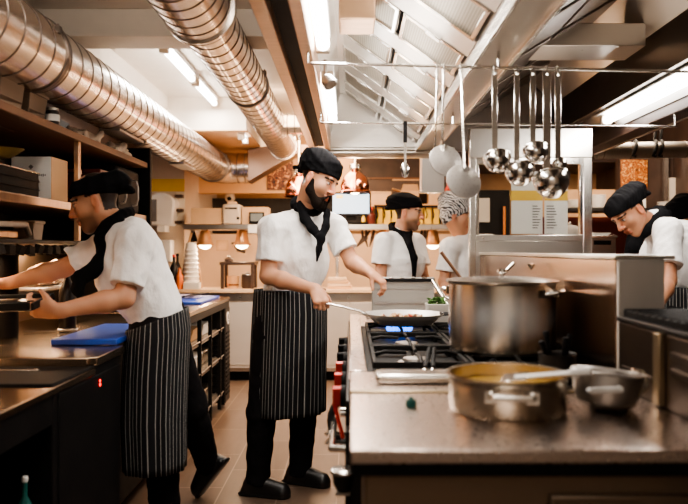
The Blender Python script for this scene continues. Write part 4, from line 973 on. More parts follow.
# ------------------------------------------------------------------ glazed partition behind the backguard
pt = thing('glazed_partition', 'steel-framed glass partition hung under the hood behind the ladles', 'partition', (1.1, 4.26, .9))
Y = 4.26; g = lambda px: P(px,0,Y)[0]; gz = lambda py: P(0,py,Y)[2]
m = MB(); m.box(g(469),g(591), Y-.03,Y+.03, gz(158),gz(129)); m.build('header', 'steel_h', pt, bev=.004)
for a, b in ((469,475.5),(582,591)): m = MB(); m.box(g(a),g(b), Y-.025,Y+.025, .0,gz(158)); m.build('post', 'steel', pt, bev=.004)
m = MB(); m.box(g(475.5),g(582), Y-.024,Y+.024, gz(241),gz(235)); m.box(g(475.5),g(582), Y-.018,Y+.018, gz(256),gz(241)); m.build('bottom_rail', 'steel_h', pt, bev=.003)
m = MB(); m.box(g(475.5),g(582), Y-.022,Y+.022, gz(164.5),gz(158)); m.box(g(475.5),g(478.5), Y-.02,Y+.02, gz(235),gz(164.5)); m.box(g(579),g(582), Y-.02,Y+.02, gz(235),gz(164.5)); m.build('window_bead', 'steel_bright', pt, bev=.002)
m = MB(); m.box(g(478.5),g(579), Y-.003,Y+.003, gz(235),gz(164.5)); m.build('pane', 'glass', pt)
m = MB(); m.box(g(475.5),g(582), Y-.012,Y+.012, .05,gz(256)); m.build('lower_panel', 'steel_dull', pt, bev=.002)
# order sheets behind the glass
t = thing('notice_sheet', 'white sheet with a yellow band and printed lines seen through the glass partition', 'paper', P(530,236,4.32))
q0 = lambda px, py, d=0: P(px,py,4.30-d)
m = MB(); m.box(q0(510,0)[0],q0(541,0)[0], 4.2665,4.269, q0(0,234)[2],q0(0,172)[2]); m.build('sheet', 'paper', t)
m = MB(); m.box(q0(510,0)[0],q0(541,0)[0], 4.307,4.264, q0(0,201)[2],q0(0,191)[2]); m.build('yellow_band', 'yellow', t)
m = MB()
for i in range(9): y_ = 206+i*2.7; m.box(q0(531,0)[0],q0(531+5+(i*7%4),0)[0], 4.307,4.264, q0(0,y_+.9)[2],q0(0,y_)[2])
m.build('printed_lines', 'ink', t)
t = thing('notice_sheet', 'second white sheet with a yellow band just right of the first behind the glass', 'paper', P(560,236,4.32))
m = MB(); m.box(q0(543,0)[0],q0(566,0)[0], 4.2665,4.269, q0(0,234)[2],q0(0,170)[2]); m.build('sheet', 'paper', t)
m = MB(); m.box(q0(543,0)[0],q0(566,0)[0], 4.2632,4.2665, q0(0,201)[2],q0(0,191)[2]); m.build('yellow_band', 'yellow', t)
m = MB()
for i in range(9): y_ = 206+i*2.7; m.box(q0(545,0)[0],q0(545+7+(i*5%4),0)[0], 4.2632,4.2665, q0(0,y_+.9)[2],q0(0,y_)[2])
m.build('printed_lines', 'ink', t)

# ------------------------------------------------------------------ left counter run
lc = thing('work_counter', 'long dark-fronted steel work counter along the left, a shallow basin in its near half', 'counter', (-1.4, 2.4, 0))
m = MB(); m.box(-2.08,-.92, 2.55,2.86, .868,.90); m.box(-2.08,-1.06, 2.86,4.30, .868,.90); m.build('worktop', 'counter_warm', lc, bev=.004)
m = MB(); m.box(-2.08,-.925, .9,2.55, .835,.86); m.box(-2.08,-.95, 2.535,2.55, .86,.899); m.build('lower_top', 'counter_warm', lc, bev=.004)
m = MB(); m.box(-2.0,-1.13, 1.25,2.42, .8605,.864); m.build('basin', 'charcoal', lc, bev=.001)
m = MB(); m.box(-2.0,-1.09, 2.44,2.455, .860,.872); m.build('basin_edge', 'steel', lc, bev=.002)
m = MB(); m.box(-2.08,-.935, 2.20,2.85, .10,.868); m.box(-2.08,-1.075, 2.85,4.28, .10,.868); m.box(-2.08,-1.7, .9,2.20, .1,.835); m.box(-2.05,-.96, .9,2.2, .34,.37); m.box(-2.08,-.935, .9,2.2, .74,.835); m.build('cabinet_body', 'black', lc, bev=.004)
m = MB(); m.box(-.936,-.930, 2.24,2.82, .15,.83); dr = m.build('door', 'black', lc, bev=.003)
m = MB(); m.cyl((-.932,2.60,.79),(-.926,2.60,.79), .006, n=12); m.cyl((-.932,2.60,.805),(-.926,2.60,.805), .005, n=12); m.build('indicator_light', 'led', dr)
for x, y in ((-1.0,1.0),(-1.0,2.8),(-2.0,1.0),(-2.0,4.2),(-1.15,4.2)): m = MB(); m.cyl((x,y,0),(x,y,.10),.022); m.build('foot', 'steel_dull', lc)
m = MB(); m.box(-1.0,-.955, 1.0,1.04, .0,.74); m.build('leg', 'black', lc)
# things on the low shelf under the counter
def bottle(label, c, r, h, mt, cap='white', group=None, neck=.35, name='bottle'):
    t = thing(name, label, 'bottle', c, group); c = V(c)
    m = MB(); m.lathe(c, [(r*.9,0),(r,.008),(r,h*(1-neck)-r*.6),(r*.75,h*(1-neck)),(r*.32,h*(1-neck)+r*.9),(r*.30,h*.94),(0,h*.94)], n=28); m.build('glass_body', mt, t)
    m = MB(); m.lathe(c+V(0,0,h*.93), [(r*.36,0),(r*.36,h*.06),(r*.3,h*.07),(0,h*.07)], n=18); m.build('cap', cap, t)
    return t
bottle('teal bottle with a pale cap on the low shelf under the near counter', V(-.985,2.12,.37), .024, .235, 'teal')
t = thing('cloth_bundle', 'mustard cloth bundle on the low shelf left of the teal bottle', 'cloth', (-1.02,2.0,.37))
S = Sculpt(.006); rs = np.random.RandomState(2)
for i in range(8): S.cone(V(-1.04,1.99,.40)+rs.uniform(-.03,.03,3), V(-1.02,2.0,.46)+rs.uniform(-.035,.035,3), .035, .03, .03)
S.disp = folds(9, .006, 40); S.build('folds', 'mustard', t)
t = thing('jar', 'white round-lidded jar on the low shelf in the bottom left corner', 'jar', (-1.06,1.82,.37))
m = MB(); m.lathe((-1.06,1.82,.37), [(.05,0),(.052,.01),(.052,.075),(.045,.085),(0,.085)], n=28); m.build('body', 'beige', t)
m = MB(); m.lathe((-1.06,1.82,.452), [(.053,0),(.054,.02),(.045,.028),(0,.029)], n=28); m.build('lid', 'paper', t)

# cutting board and things on the counter
cb_ = MB(); cb_.obox(V(-1.085,3.16,.914), (.135,.31,.012), V(1,.0,0), V(-.06,1,0)); o = cb_.build('cutting_board', 'blue', None, bev=.005); tag(o, 'blue cutting board on the left counter under the leaning chef', 'board')
bottle('tall dark bottle standing on the left counter behind the chef\'s forearm', P(67.5,334,3.36)*V(1,1,0)+V(0,0,.90), .040, .30, 'bottle', 'black', neck=.28)
t = thing('tray', 'dark-rimmed steel tray lifted in the leaning chef\'s hand', 'tray', (-1.32,2.66,1.04))
tc_ = P(8,306,2.72)
m = MB(); m.obox(tc_, (.125,.11,.005), V(1,.1,.03), V(0,1,.10)); m.build('base', 'steel', t, bev=.003)
m = MB()
for d in (-1,1): m.obox(tc_+V(0,.11*d,.014+.011*d), (.130,.006,.014), V(1,.1,.03), V(0,1,.10)); m.obox(tc_+V(.128*d,.012*d,.016), (.006,.115,.014), V(1,.1,.03), V(0,1,.10))
m.build('rim', 'black_iron', t, bev=.003)
m = MB()
for i in range(7): m.obox(tc_+V(0,-.09+.03*i,.020), (.122,.003,.003), V(1,.1,.03), V(0,1,.10))
m.build('wire_rack', 'steel_bright', t)
t = thing('knife', 'short steel-handled knife lying on the counter left of the tall dark bottle', 'knife', P(54,328,3.2))
q = P(54,327,3.3); q[2] = .907; m = MB(); m.obox(q+V(-.06,0,0), (.075,.014,.001), V(1,.2,0), V(0,1,0)); m.build('blade', 'steel_bright', t); m = MB(); m.obox(q+V(.055,.022,.003), (.045,.009,.007), V(1,.2,0), V(0,1,0)); m.build('handle', 'steel', t, bev=.003)

# splash panel and gantry shelves behind the left counter
sh = thing('gantry_shelving', 'dark left-hand rack of long shelves over the work counter with copper-lit edges', 'shelf', (-1.6, 3.2, .9))
m = MB(); m.box(-1.80,-1.30, 1.4,4.5, 1.815,1.85); m.build('top_shelf', 'wood', sh, bev=.004)
m = MB(); m.box(-1.80,-1.305, 1.4,4.5, 1.475,1.512); m.build('middle_shelf', 'shelf_edge', sh, bev=.004)
m = MB(); m.box(-1.80,-1.36, 1.4,4.5, 1.318,1.335); m.build('lower_shelf', 'charcoal', sh, bev=.003)
for y in (1.5, 3.38): m = MB(); m.box(-1.335,-1.31, y,y+.03, 1.335,1.815); m.build('front_upright', 'rail_tan', sh, bev=.003)
for y in (1.5, 3.38): m = MB(); m.box(-1.80,-1.77, y,y+.03, .90,1.85); m.build('rear_upright', 'steel_dull', sh, bev=.003)
m = MB(); m.box(-1.84,-1.80, 1.4,4.5, 1.335,2.1); m.build('back_panel', 'black', sh)
m = MB(); m.box(-1.84,-1.80, 1.4,4.5, .90,1.335); m.build('splash_panel', 'splash', sh)
m = MB(); m.box(-1.82,-1.285, 4.5,4.54, .90,1.945); m.build('end_panel', 'black', sh, bev=.004)
m = MB()
rs = np.random.RandomState(12)
for i in range(34): y = 1.5+i*.088; m = MB(); m.obox(V(-1.37,y,1.296-rs.uniform(0,.012)), (.012,.026,.020), V(1,0,rs.uniform(-.3,.3)), V(0,1,rs.uniform(-.2,.2))); m.build('ticket_clip', 'black_iron', sh, bev=.002)

t = thing('strip_lamp', 'warm strip lamp under the lowest left shelf lighting the steel splash panel', 'light', (-1.6,2.9,1.29))
m = MB(); m.box(-1.64,-1.58, 1.8,4.2, 1.295,1.318); m.build('housing', 'steel_dull', t, bev=.003)
m = MB(); m.cyl((-1.61,1.85,1.288),(-1.61,4.15,1.288),.010, n=12); m.build('lit_tube', 'bulb_soft', t)
def tub(label, c, sx, sy, h, mt='beige', lid=True, cat='tub', name='food_tub', group=None):
    t = thing(name, label, cat, c, group); c = V(c)
    m = MB(); m.prism([c+V(-sx*.86,-sy*.86,0),c+V(sx*.86,-sy*.86,0),c+V(sx*.86,sy*.86,0),c+V(-sx*.86,sy*.86,0)], (0,0,.004), None)
    vs = [c+V(-sx*.86,-sy*.86,0),c+V(sx*.86,-sy*.86,0),c+V(sx*.86,sy*.86,0),c+V(-sx*.86,sy*.86,0),c+V(-sx,-sy,h),c+V(sx,-sy,h),c+V(sx,sy,h),c+V(-sx,sy,h)]
    m.add(vs, [(0,1,5,4),(1,2,6,5),(2,3,7,6),(3,0,4,7),(4,5,6,7)]); m.build('tub', mt, t, bev=.008)
    if lid: m = MB(); m.box(c[0]-sx-.006,c[0]+sx+.006,c[1]-sy-.006,c[1]+sy+.006,c[2]+h,c[2]+h+.014); m.build('lid', mt, t, bev=.005)
    return t
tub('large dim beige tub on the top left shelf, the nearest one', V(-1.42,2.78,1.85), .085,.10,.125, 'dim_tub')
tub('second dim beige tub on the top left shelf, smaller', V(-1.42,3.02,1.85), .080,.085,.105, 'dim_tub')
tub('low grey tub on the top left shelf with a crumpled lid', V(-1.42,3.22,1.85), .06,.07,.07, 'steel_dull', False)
t = thing('jar', 'small jar with a pale label on the top left shelf beside the beige tubs', 'jar', (-1.36,3.10,1.85))
m = MB(); m.lathe((-1.335,3.14,1.85), [(.028,0),(.03,.006),(.03,.06),(.024,.066),(0,.066)], n=24); m.build('glass_body', 'bottle', t); m = MB(); m.lathe((-1.335,3.14,1.866), [(.0306,0),(.0306,.03)], n=24); m.build('paper_label', 'paper', t); m = MB(); m.lathe((-1.335,3.14,1.914), [(.027,0),(.027,.012),(0,.013)], n=24); m.build('lid', 'steel_dull', t)
def crumple(label, c, r, name, mt, seed, cat):
    t = thing(name, label, cat, c); S = Sculpt(.008); rs = np.random.RandomState(seed); c = V(c)
    for i in range(12): a = c+V(rs.uniform(-1,1)*r[0], rs.uniform(-1,1)*r[1], rs.uniform(.15,1)*r[2]); b = c+V(rs.uniform(-1,1)*r[0], rs.uniform(-1,1)*r[1], rs.uniform(.15,.7)*r[2]); S.cone(a, b, .02, .016, .02)
    S.cone(c+V(0,-r[1]*.6,r[2]*.35), c+V(0,r[1]*.6,r[2]*.35), r[2]*.34, r[2]*.34, .03)
    S.disp = folds(seed, .008, 55); S.build('film', mt, t); return t
crumple('crumpled pale plastic bag on the top left shelf right of the upright', V(-1.40,3.72,1.85), (.06,.17,.07), 'plastic_bag', 'clearplastic', 3, 'bag')
crumple('second crumpled plastic bag at the far end of the top left shelf', V(-1.38,4.12,1.85), (.05,.12,.055), 'plastic_bag', 'clearplastic', 4, 'bag')
# white carton with emblem on the middle shelf
bxc = V(-1.425,3.24,1.512)
t = thing('carton_box', 'white carton with a small dark emblem standing on the middle left shelf', 'box', bxc)
m = MB(); m.box(bxc[0]-.105,bxc[0]+.075, 3.16,3.34, 1.512,1.712); m.build('carton', 'paper', t, bev=.003)
m = MB(); m.box(bxc[0]+.0755,bxc[0]+.0775, 3.16,3.34, 1.512,1.712); m.build('orange_side', 'tan', t)
m = MB(); e = V(bxc[0]-.015,3.1585,1.665); m.obox(e, (.008,.0005,.008), V(1,0,1), V(0,1,0)); m.obox(e+V(0,0,-.020), (.018,.0005,.0022), V(1,0,0), V(0,1,0)); m.obox(e+V(0,0,-.028), (.011,.0005,.0016), V(1,0,0), V(0,1,0)); m.build('emblem', 'ink', t)
m = MB()
for i in range(16): m.obox(V(bxc[0]-.078+i*.0085,3.1585,1.628), (.0028,.0005,.0035+.0012*(i%3)), V(1,0,0), V(0,1,0))
for i in range(9): m.obox(V(bxc[0]-.048+i*.0085,3.1585,1.600), (.0028,.0005,.003), V(1,0,0), V(0,1,0))
m.build('printed_text', 'ink', t)
t = thing('bottle', 'slim dark jar with a pale cap beside the white carton', 'jar', (-1.33,3.44,1.512))
m = MB(); m.lathe((-1.345,3.46,1.512), [(.026,0),(.028,.01),(.028,.12),(.015,.145),(.015,.16),(0,.16)], n=20); m.build('glass_body', 'bottle', t); m = MB(); m.lathe((-1.345,3.46,1.665), [(.018,0),(.018,.02),(0,.021)], n=16); m.build('cap', 'beige', t)
for i, (y, h, lab) in enumerate(((2.72,.030,'lowest of the dark roasting trays stacked on the middle left shelf'),(2.72,.030,'middle one of the dark roasting trays stacked on the middle left shelf'),(2.72,.030,'topmost dark roasting tray stacked on the middle left shelf, with a bright rim'))):
    z = 1.512+i*.036; t = thing('roasting_tray', lab, 'tray', (-1.44,y,z), 'roasting trays on the middle left shelf')
    m = MB(); m.prism([V(-1.56,2.52,z),V(-1.34,2.52,z),V(-1.34,2.98,z),V(-1.56,2.98,z)], (0,0,.004), None)
    for a, b in (((-1.57,2.51),(-1.33,2.515)),((-1.57,2.985),(-1.33,2.99)),((-1.57,2.51),(-1.565,2.99)),((-1.335,2.51),(-1.33,2.99))): m.box(a[0],b[0],a[1],b[1],z,z+.032)
    m.build('pan', 'black', t, bev=.003)
    m = MB(); m.box(-1.336,-1.325, 2.505,2.995, z+.030,z+.035); m.build('rim', 'steel' if i == 2 else 'black', t, bev=.002)
t = thing('basket', 'shallow yellow tray in the dark above the roasting trays at the left edge', 'tray', (-1.45,2.75,1.66))
m = MB(); m.lathe((-1.43,2.72,1.655), [(0,0),(.09,0),(.13,.028),(.134,.028),(.094,-.004),(0,-.004)], n=32, sx=.7, sy=1.2); m.build('rim', 'mustard', t); 
m = MB(); m.box(-1.47,-1.39, 2.62,2.82, 1.62,1.651); m.build('stand', 'black', t)
t = thing('coffee_machine', 'black appliance with two chrome loop handles at the far end of the middle left shelf', 'appliance', (-1.45,4.2,1.512))
m = MB(); m.box(-1.62,-1.33, 4.0,4.42, 1.512,1.78); m.build('housing', 'black', t, bev=.02)
for y in (4.06,4.28): m = MB(); m.tube([V(-1.33,y,1.56),V(-1.305,y,1.565),V(-1.295,y,1.60),V(-1.295,y,1.67),V(-1.305,y,1.71),V(-1.33,y,1.715)], .005, 10); m.build('handle', 'steel_dull', t)
t = thing('carton_box', 'dark red box in the shade beside the black appliance on the left shelf', 'box', (-1.42,3.86,1.512))
m = MB(); m.box(-1.52,-1.35, 3.76,3.95, 1.512,1.70); m.build('carton', 'redcab', t, bev=.004); m = MB(); m.box(-1.535,-1.335, 3.745,3.965, 1.70,1.725); m.build('lid', 'redcab', t, bev=.004)
t = thing('oven_tray', 'pale long-handled tray on the lowest left shelf', 'tray', (-1.5,2.9,1.335))
m = MB(); m.tube([V(-1.40,2.3,1.375),V(-1.40,2.8,1.395),V(-1.40,3.02,1.40),V(-1.42,3.10,1.36)], [.012,.012,.014,.012], 10); m.build('handle', 'beige', t)
m = MB(); m.box(-1.66,-1.42, 2.4,3.0, 1.336,1.372); m.build('pan', 'rail_tan', t, bev=.008)
for i in range(4):
    t = thing('spice_tin', 'orange-brown square tin in a row on the lowest left shelf', 'tin', (-1.5,2.62+.12*i,1.40), 'spice tins on the lowest left shelf')
    c = V(-1.55,2.50+.125*i,1.373); m = MB(); m.box(c[0]-.05,c[0]+.05,c[1]-.052,c[1]+.052,c[2],c[2]+.085); m.build('can', 'copperish', t, bev=.006); m = MB(); m.box(c[0]-.052,c[0]+.052,c[1]-.054,c[1]+.054,c[2]+.086,c[2]+.096); m.build('lid', 'rail_tan', t, bev=.004)
tub('white square tub at the end of the row of tins on the lowest left shelf', V(-1.47,3.20,1.335), .05,.05,.075, 'beige')
bkp = V(-1.62,2.72,.90)
t = thing('steel_canister', 'tall black canister standing against the splash panel behind the chef\'s arm', 'canister', P(18,345,3.2)*V(1,1,0)+V(0,0,.9))
c = V(-1.55,3.14,.90); m = MB(); m.lathe(c, [(.055,0),(.058,.01),(.058,.36),(.0,.36)], n=28); m.build('body', 'black', t); m = MB(); m.lathe(c+V(0,0,.36), [(.06,0),(.06,.018),(.02,.024),(0,.03)], n=28); m.build('lid', 'black', t)
# plastic wrapped stack with bright highlights by the splash
crumple('clear film-wrapped pack glinting under the lowest left shelf', V(-1.62,3.75,1.10), (.07,.16,.13), 'film_pack', 'wrap', 14, 'pack')
t = thing('wall_ledge', 'narrow steel ledge under the film-wrapped pack on the left splash panel', 'ledge', (-1.7,3.75,1.09))
m = MB(); m.box(-1.80,-1.52, 3.5,4.0, 1.085,1.10); m.build('shelf', 'steel_dull', t, bev=.003); m = MB(); m.box(-1.80,-1.79, 3.5,4.0, 1.0,1.085); m.build('bracket', 'steel_dull', t)

# ------------------------------------------------------------------ open rack counter beyond the leaning chef
rk = thing('prep_counter', 'open black wire-rack counter beyond the leaning chef with a white round badge', 'counter', (-1.4, 5.1, 0))
m = MB(); m.box(-1.75,-1.0, 4.36,5.82, .87,.90); m.build('worktop', 'counter_warm', rk, bev=.004)
m = MB(); m.box(-1.75,-1.005, 4.36,5.82, .82,.87); m.build('apron_rail', 'charcoal', rk, bev=.003)
for y in (4.37, 4.72, 5.08, 5.44, 5.60): m = MB(); m.box(-1.03,-1.005, y,y+.022, .05,.82); m.build('upright', 'black_iron', rk)
for y in (4.37, 5.78): m = MB(); m.box(-1.75,-1.725, y,y+.022, .05,.82); m.build('upright', 'black_iron', rk)
for z in (.13, .42, .64):
    m = MB(); m.box(-1.74,-1.02, 4.38,5.60, z,z+.012)
    for i in range(12): m.box(-1.74+.06*i,-1.73+.06*i, 4.38,5.60, z+.012,z+.018)
    m.cyl((-1.012,4.38,z+.03),(-1.012,5.60,z+.03),.005); m.build('wire_shelf', 'steel_dull', rk)
m = MB(); m.box(-1.74,-1.0, 5.62,5.82, .06,.82); vp = m.build('louvre_panel', 'charcoal', rk, bev=.003)
m = MB()
for i in range(15): z = .12+.035*i; m.box(-1.0,-.994, 5.64,5.80, z,z+.016); m.box(-1.2,-1.01, 5.612,5.62, z,z+.016)
m.build('louvres', 'black_iron', vp, bev=.002)
m = MB(); m.lathe((-.999,5.715,.735), [(.052,0),(.052,.006),(0,.006)], (1,0,0), 28, ); bd = m.build('badge', 'paper', vp)
m = MB(); m.obox((-.991,5.715,.745), (.001,.014,.020), V(1,0,0), V(0,1,0)); m.obox((-.991,5.715,.712), (.001,.022,.004), V(1,0,0), V(0,1,0)); m.build('badge_mark', 'ink', bd)
for x, y in ((-1.05,4.42),(-1.05,5.76),(-1.7,4.42),(-1.7,5.76)): m = MB(); m.cyl((x,y,0),(x,y,.06),.02); m.build('foot', 'steel_dull', rk)
gi = 0
for z, sh_ in ((.148,3),(.438,3),(.658,3)):
    for i in range(sh_):
        y = 4.56+.36*i; mt = ('steel','tan','paper')[(i+int(z*10)) % 3]
        lv = {.148:'bottom',.438:'middle',.658:'top'}[z]; pl = ('nearest','middle','farthest')[i]
        tub(f'{"steel" if mt=="steel" else "tan" if mt=="tan" else "white"} food container, {pl} on the {lv} shelf of the wire-rack counter', V(-1.24,y,z), .17,.14,.10 if z < .6 else .085, mt, z < .6, 'container', 'food_container', 'containers in the wire-rack counter')
o = MB(); o.obox(V(-1.20,5.36,.909), (.135,.36,.009), V(1,0,0), V(0,1,0)); o = o.build('cutting_board', 'blue', None, bev=.004); tag(o, 'second blue cutting board on the wire-rack counter beyond the chef', 'board')
t = thing('folded_cloth', 'pale lilac folded cloth under black tongs on the far blue board', 'cloth', (-1.26,5.45,.918))
m = MB(); m.obox(V(-1.27,5.50,.923), (.09,.16,.005), V(1,.15,0), V(0,1,0)); m.obox(V(-1.265,5.50,.931), (.085,.15,.003), V(1,.2,0), V(0,1,0)); m.build('fold', 'lilac', t, bev=.003)
t = thing('tongs', 'black tongs lying on the far blue cutting board', 'tongs', (-1.2,5.4,.934))
for s_ in (-1,1): m = MB(); m.tube([V(-1.24,5.22,.942),V(-1.20+.012*s_,5.42,.946),V(-1.16+.02*s_,5.62,.942)], [.008,.010,.012], 8, .6); m.build('arm', 'black', t)
m = MB(); m.ball((-1.24,5.215,.942), (.014,.014,.009)); m.build('hinge', 'black', t)

# ------------------------------------------------------------------ return wall fittings
t = thing('towel_dispenser', 'white and grey paper towel dispenser on the cream return wall below the yellow band', 'dispenser', P(163,228,7.2))
x0, x1 = P(148,0,7.2)[0], P(177,0,7.2)[0]
m = MB(); pr = []
for i in range(11): a = PI*i/10; pr.append(V((x0+x1)/2+(x1-x0)/2*math.cos(a), 7.10, P(0,204,7.2)[2]+.11*math.sin(a)))
pr += [V(x0+.02,7.10,P(0,226,7.2)[2]), V(x1-.03,7.10,P(0,226,7.2)[2])]
m.prism(pr, (0,.20,0), None); m.build('cover', 'white', t, bev=.02)
m = MB(); m.box(x0-.005,x0+.12, 7.085,7.10, P(0,222,7.2)[2],P(0,200,7.2)[2]); m.build('grey_side', 'greyplastic', t, bev=.006)
m = MB(); m.box(x0+.12,x1-.10, 7.10,7.28, P(0,232,7.2)[2],P(0,226,7.2)[2]); m.build('paper_slot', 'paper', t)
t = thing('soap_dispenser', 'pale square soap dispenser on the cream wall under the towel dispenser', 'dispenser', P(170,262,7.2))
m = MB(); m.box(P(158,0,7.2)[0],P(172,0,7.2)[0], 7.16,7.30, P(0,262,7.2)[2],P(0,240,7.2)[2]); m.build('tank', 'white', t, bev=.012); m = MB(); m.box(P(162,0,7.2)[0],P(168,0,7.2)[0], 7.13,7.17, P(0,266,7.2)[2],P(0,261,7.2)[2]); m.build('spout', 'greyplastic', t, bev=.005)
m = thing('wall_rack', 'small wall rack with three slots on the edge of the cream return wall', 'rack', P(181,250,7.25))
for py in (195,209,221): q = MB(); q.box(P(176.5,0,7.28)[0],P(184,0,7.28)[0], 7.20,7.295, P(0,py+3,7.28)[2],P(0,py,7.28)[2]); q.build('slot', 'brownwall', m, bev=.003)
q = MB(); q.box(P(176,0,7.28)[0],P(184.5,0,7.28)[0], 7.285,7.30, P(0,226,7.28)[2],P(0,192,7.28)[2]); q.build('back_plate', 'cream', m)
# faint steam over the wide pan
def steam_mat():
    m = bpy.data.materials.new('steam'); m.use_nodes = True; nt = m.node_tree; N = nt.nodes; L = nt.links
    N.remove(N['Principled BSDF']); v = N.new('ShaderNodeVolumeScatter'); v.inputs['Color'].default_value = (1,.96,.91,1)
    tc = N.new('ShaderNodeTexCoord'); n = N.new('ShaderNodeTexNoise'); n.inputs['Scale'].default_value = 9; n.inputs['Detail'].default_value = 3
    mr = N.new('ShaderNodeMapRange'); mr.inputs['From Min'].default_value = .32; mr.inputs['From Max'].default_value = .72; mr.inputs['To Max'].default_value = 3.5
    mp = N.new('ShaderNodeMapping'); mp.inputs['Location'].default_value = (0,0,-1.0); mp.inputs['Scale'].default_value = (1/.19,1/.17,1/.10)
    ln = N.new('ShaderNodeVectorMath'); ln.operation = 'LENGTH'; fo = N.new('ShaderNodeMapRange'); fo.inputs['From Min'].default_value = .25; fo.inputs['From Max'].default_value = .95; fo.inputs['To Min'].default_value = 1; fo.inputs['To Max'].default_value = 0
    mu = N.new('ShaderNodeMath'); mu.operation = 'MULTIPLY'
    L.new(tc.outputs['Object'], n.inputs[0]); L.new(tc.outputs['Object'], mp.inputs[0]); L.new(mp.outputs[0], ln.inputs[0]); L.new(ln.outputs['Value'], fo.inputs[0])
    L.new(n.outputs['Fac'], mr.inputs[0]); L.new(mr.outputs[0], mu.inputs[0]); L.new(fo.outputs[0], mu.inputs[1]); L.new(mu.outputs[0], v.inputs['Density']); L.new(v.outputs[0], N['Material Output'].inputs['Volume'])
    return m
M['steam'] = steam_mat()
m = MB(); m.ball((.42,2.03,1.10), (.19,.17,.10), 24, 16); o = m.build('steam', 'steam', None); tag(o, 'faint steam drifting up from the wide low pan in front of the stock pot', 'steam', None, 'stuff')
# ------------------------------------------------------------------ the pass at the back
bc = thing('back_counter', 'steel-fronted service counter with a pale wooden top along the back', 'counter', (-.3, 7.2, 0))
m = MB(); m.box(-2.05,1.35, 6.82,7.28, .872,.905); m.build('worktop', 'pale_top', bc, bev=.004)
m = MB(); m.box(-2.05,1.35, 6.86,7.26, .79,.872); m.build('front_rail', 'steel_h', bc, bev=.006)
m = MB(); m.box(-2.05,1.35, 6.88,7.26, .13,.79); m.build('cabinet_body', 'counter_front', bc, bev=.003)
for i in range(5): x = -2.03+.68*i; m = MB(); m.box(x,x+.655, 6.868,6.885, .16,.775); m.build('door', 'counter_front', bc, bev=.004)
m = MB(); m.box(-2.05,1.35, 6.95,7.26, .0,.13); m.build('kick_plate', 'black', bc)
m = MB(); m.box(-2.05,1.35, 6.86,6.89, .10,.135); m.build('bottom_strip', 'steel', bc)
ps = thing('pass_shelf', 'long steel pass shelf above the back counter with heat lamps beneath', 'shelf', (-.4, 7.1, 1.49))
m = MB(); m.box(-1.66,1.30, 6.96,7.32, 1.492,1.548); m.build('shelf_board', 'steel_h', ps, bev=.006)
for x in (-1.64,-.15,1.27): m = MB(); m.box(x,x+.035, 7.20,7.235, .905,1.492); m.build('post', 'steel', ps, bev=.003)
m = MB(); m.box(P(248,0,6.94)[0],P(259,0,6.94)[0], 6.94,6.96, P(0,233,6.94)[2],P(0,225,6.94)[2]); m.build('ticket_holder', 'paper', ps, bev=.002)
# back wall lit strip under the shelf
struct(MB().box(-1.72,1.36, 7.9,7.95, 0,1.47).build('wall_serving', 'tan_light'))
def lamp(px, label, Y=7.12, big=False, py=238):
    c = P(px, py, Y); t = thing('heat_lamp', label, 'lamp', c, 'heat lamps along the pass')
    if not big:
        m = MB(); m.lathe(c, [(.092,-.075),(.094,-.070),(.075,-.045),(.071,-.04),(.048,.068),(.03,.083),(.0,.085),(.0,.080),(.03,.076),(.064,-.045),(.088,-.075)], n=28); s_ = m.build('lamp_shade', 'lampshade', t)
        m = MB(); m.cyl(c+V(0,0,.08), V(c[0],c[1],1.493), .012); m.build('stem', 'rail_tan', t)
        m = MB(); m.ball(c+V(0,0,-.075), (.062,.062,.036)); m.build('lit_bulb', 'bulb', t)
    else:
        m = MB(); m.lathe(c, [(.135,-.10),(.138,-.085),(.125,-.075),(.128,-.03),(.10,.045),(.05,.085),(.03,.10),(.03,.15),(0,.15),(0,.08),(.09,.03),(.118,-.04),(.13,-.10)], n=36); m.build('lamp_shade', 'copper_shade', t)
        m = MB(); m.cyl(c+V(0,0,.14), V(c[0],c[1],2.60), .012); m.build('stem', 'steel_bright', t)
        m = MB(); m.lathe(c+V(0,0,.10), [(.034,0),(.05,.02),(.05,.05),(.03,.06)], n=24); m.build('collar', 'steel_bright', t)
        m = MB(); m.ball(c+V(0,0,-.07), (.06,.06,.04)); m.build('lit_bulb', 'bulb', t)
    return t
lamp(205, 'copper heat lamp under the pass shelf at the far left'); lamp(242, 'copper heat lamp under the pass shelf next to the centre chef\'s right shoulder')
lamp(383, 'copper heat lamp under the pass shelf left of the far chef'); lamp(433, 'copper heat lamp under the pass shelf right of the far chef')
lamp(355, 'shiny copper dome lamp hanging above the monitor', 6.2, True, 182); lamp(299, 'copper dome lamp hanging behind the centre chef\'s cap', 6.3, True, 186)


def sit(px0, px1, py0, py1, Y, d):   # footprint of something seen at these pixels, Y = its near face
    a, b = P(px0, py1, Y), P(px1, py0, Y); return a[0], b[0], Y, Y+d, a[2], b[2]
ZS = 1.548
def box_on(px0, px1, py0, Y, d, name, label, cat, mt, zs=ZS, lid=None, bev=.005, kids=(), group=None):
    x0, x1, y0, y1, _, z1 = sit(px0, px1, py0, 0, Y, d)
    t = thing(name, label, cat, ((x0+x1)/2, (y0+y1)/2, zs), group)
    m = MB(); m.box(x0,x1,y0,y1,zs,z1); m.build('body', mt, t, bev=bev)
    if lid: m = MB(); m.box(x0-.006,x1+.006,y0-.006,y1+.006,z1-.001,z1+.016); m.build('lid', lid, t, bev=.004)
    return t, x0, x1, y0, y1, z1
t, x0, x1, y0, y1, z1 = box_on(191, 222, 208, 7.02, .26, 'carton_box', 'wide cardboard box on the pass shelf left of the beige printer', 'box', 'carton')
m = MB(); m.box((x0+x1)/2-.03,(x0+x1)/2+.03,y0-.001,y1,z1-.002,z1+.002); m.build('tape', 'tan', t)
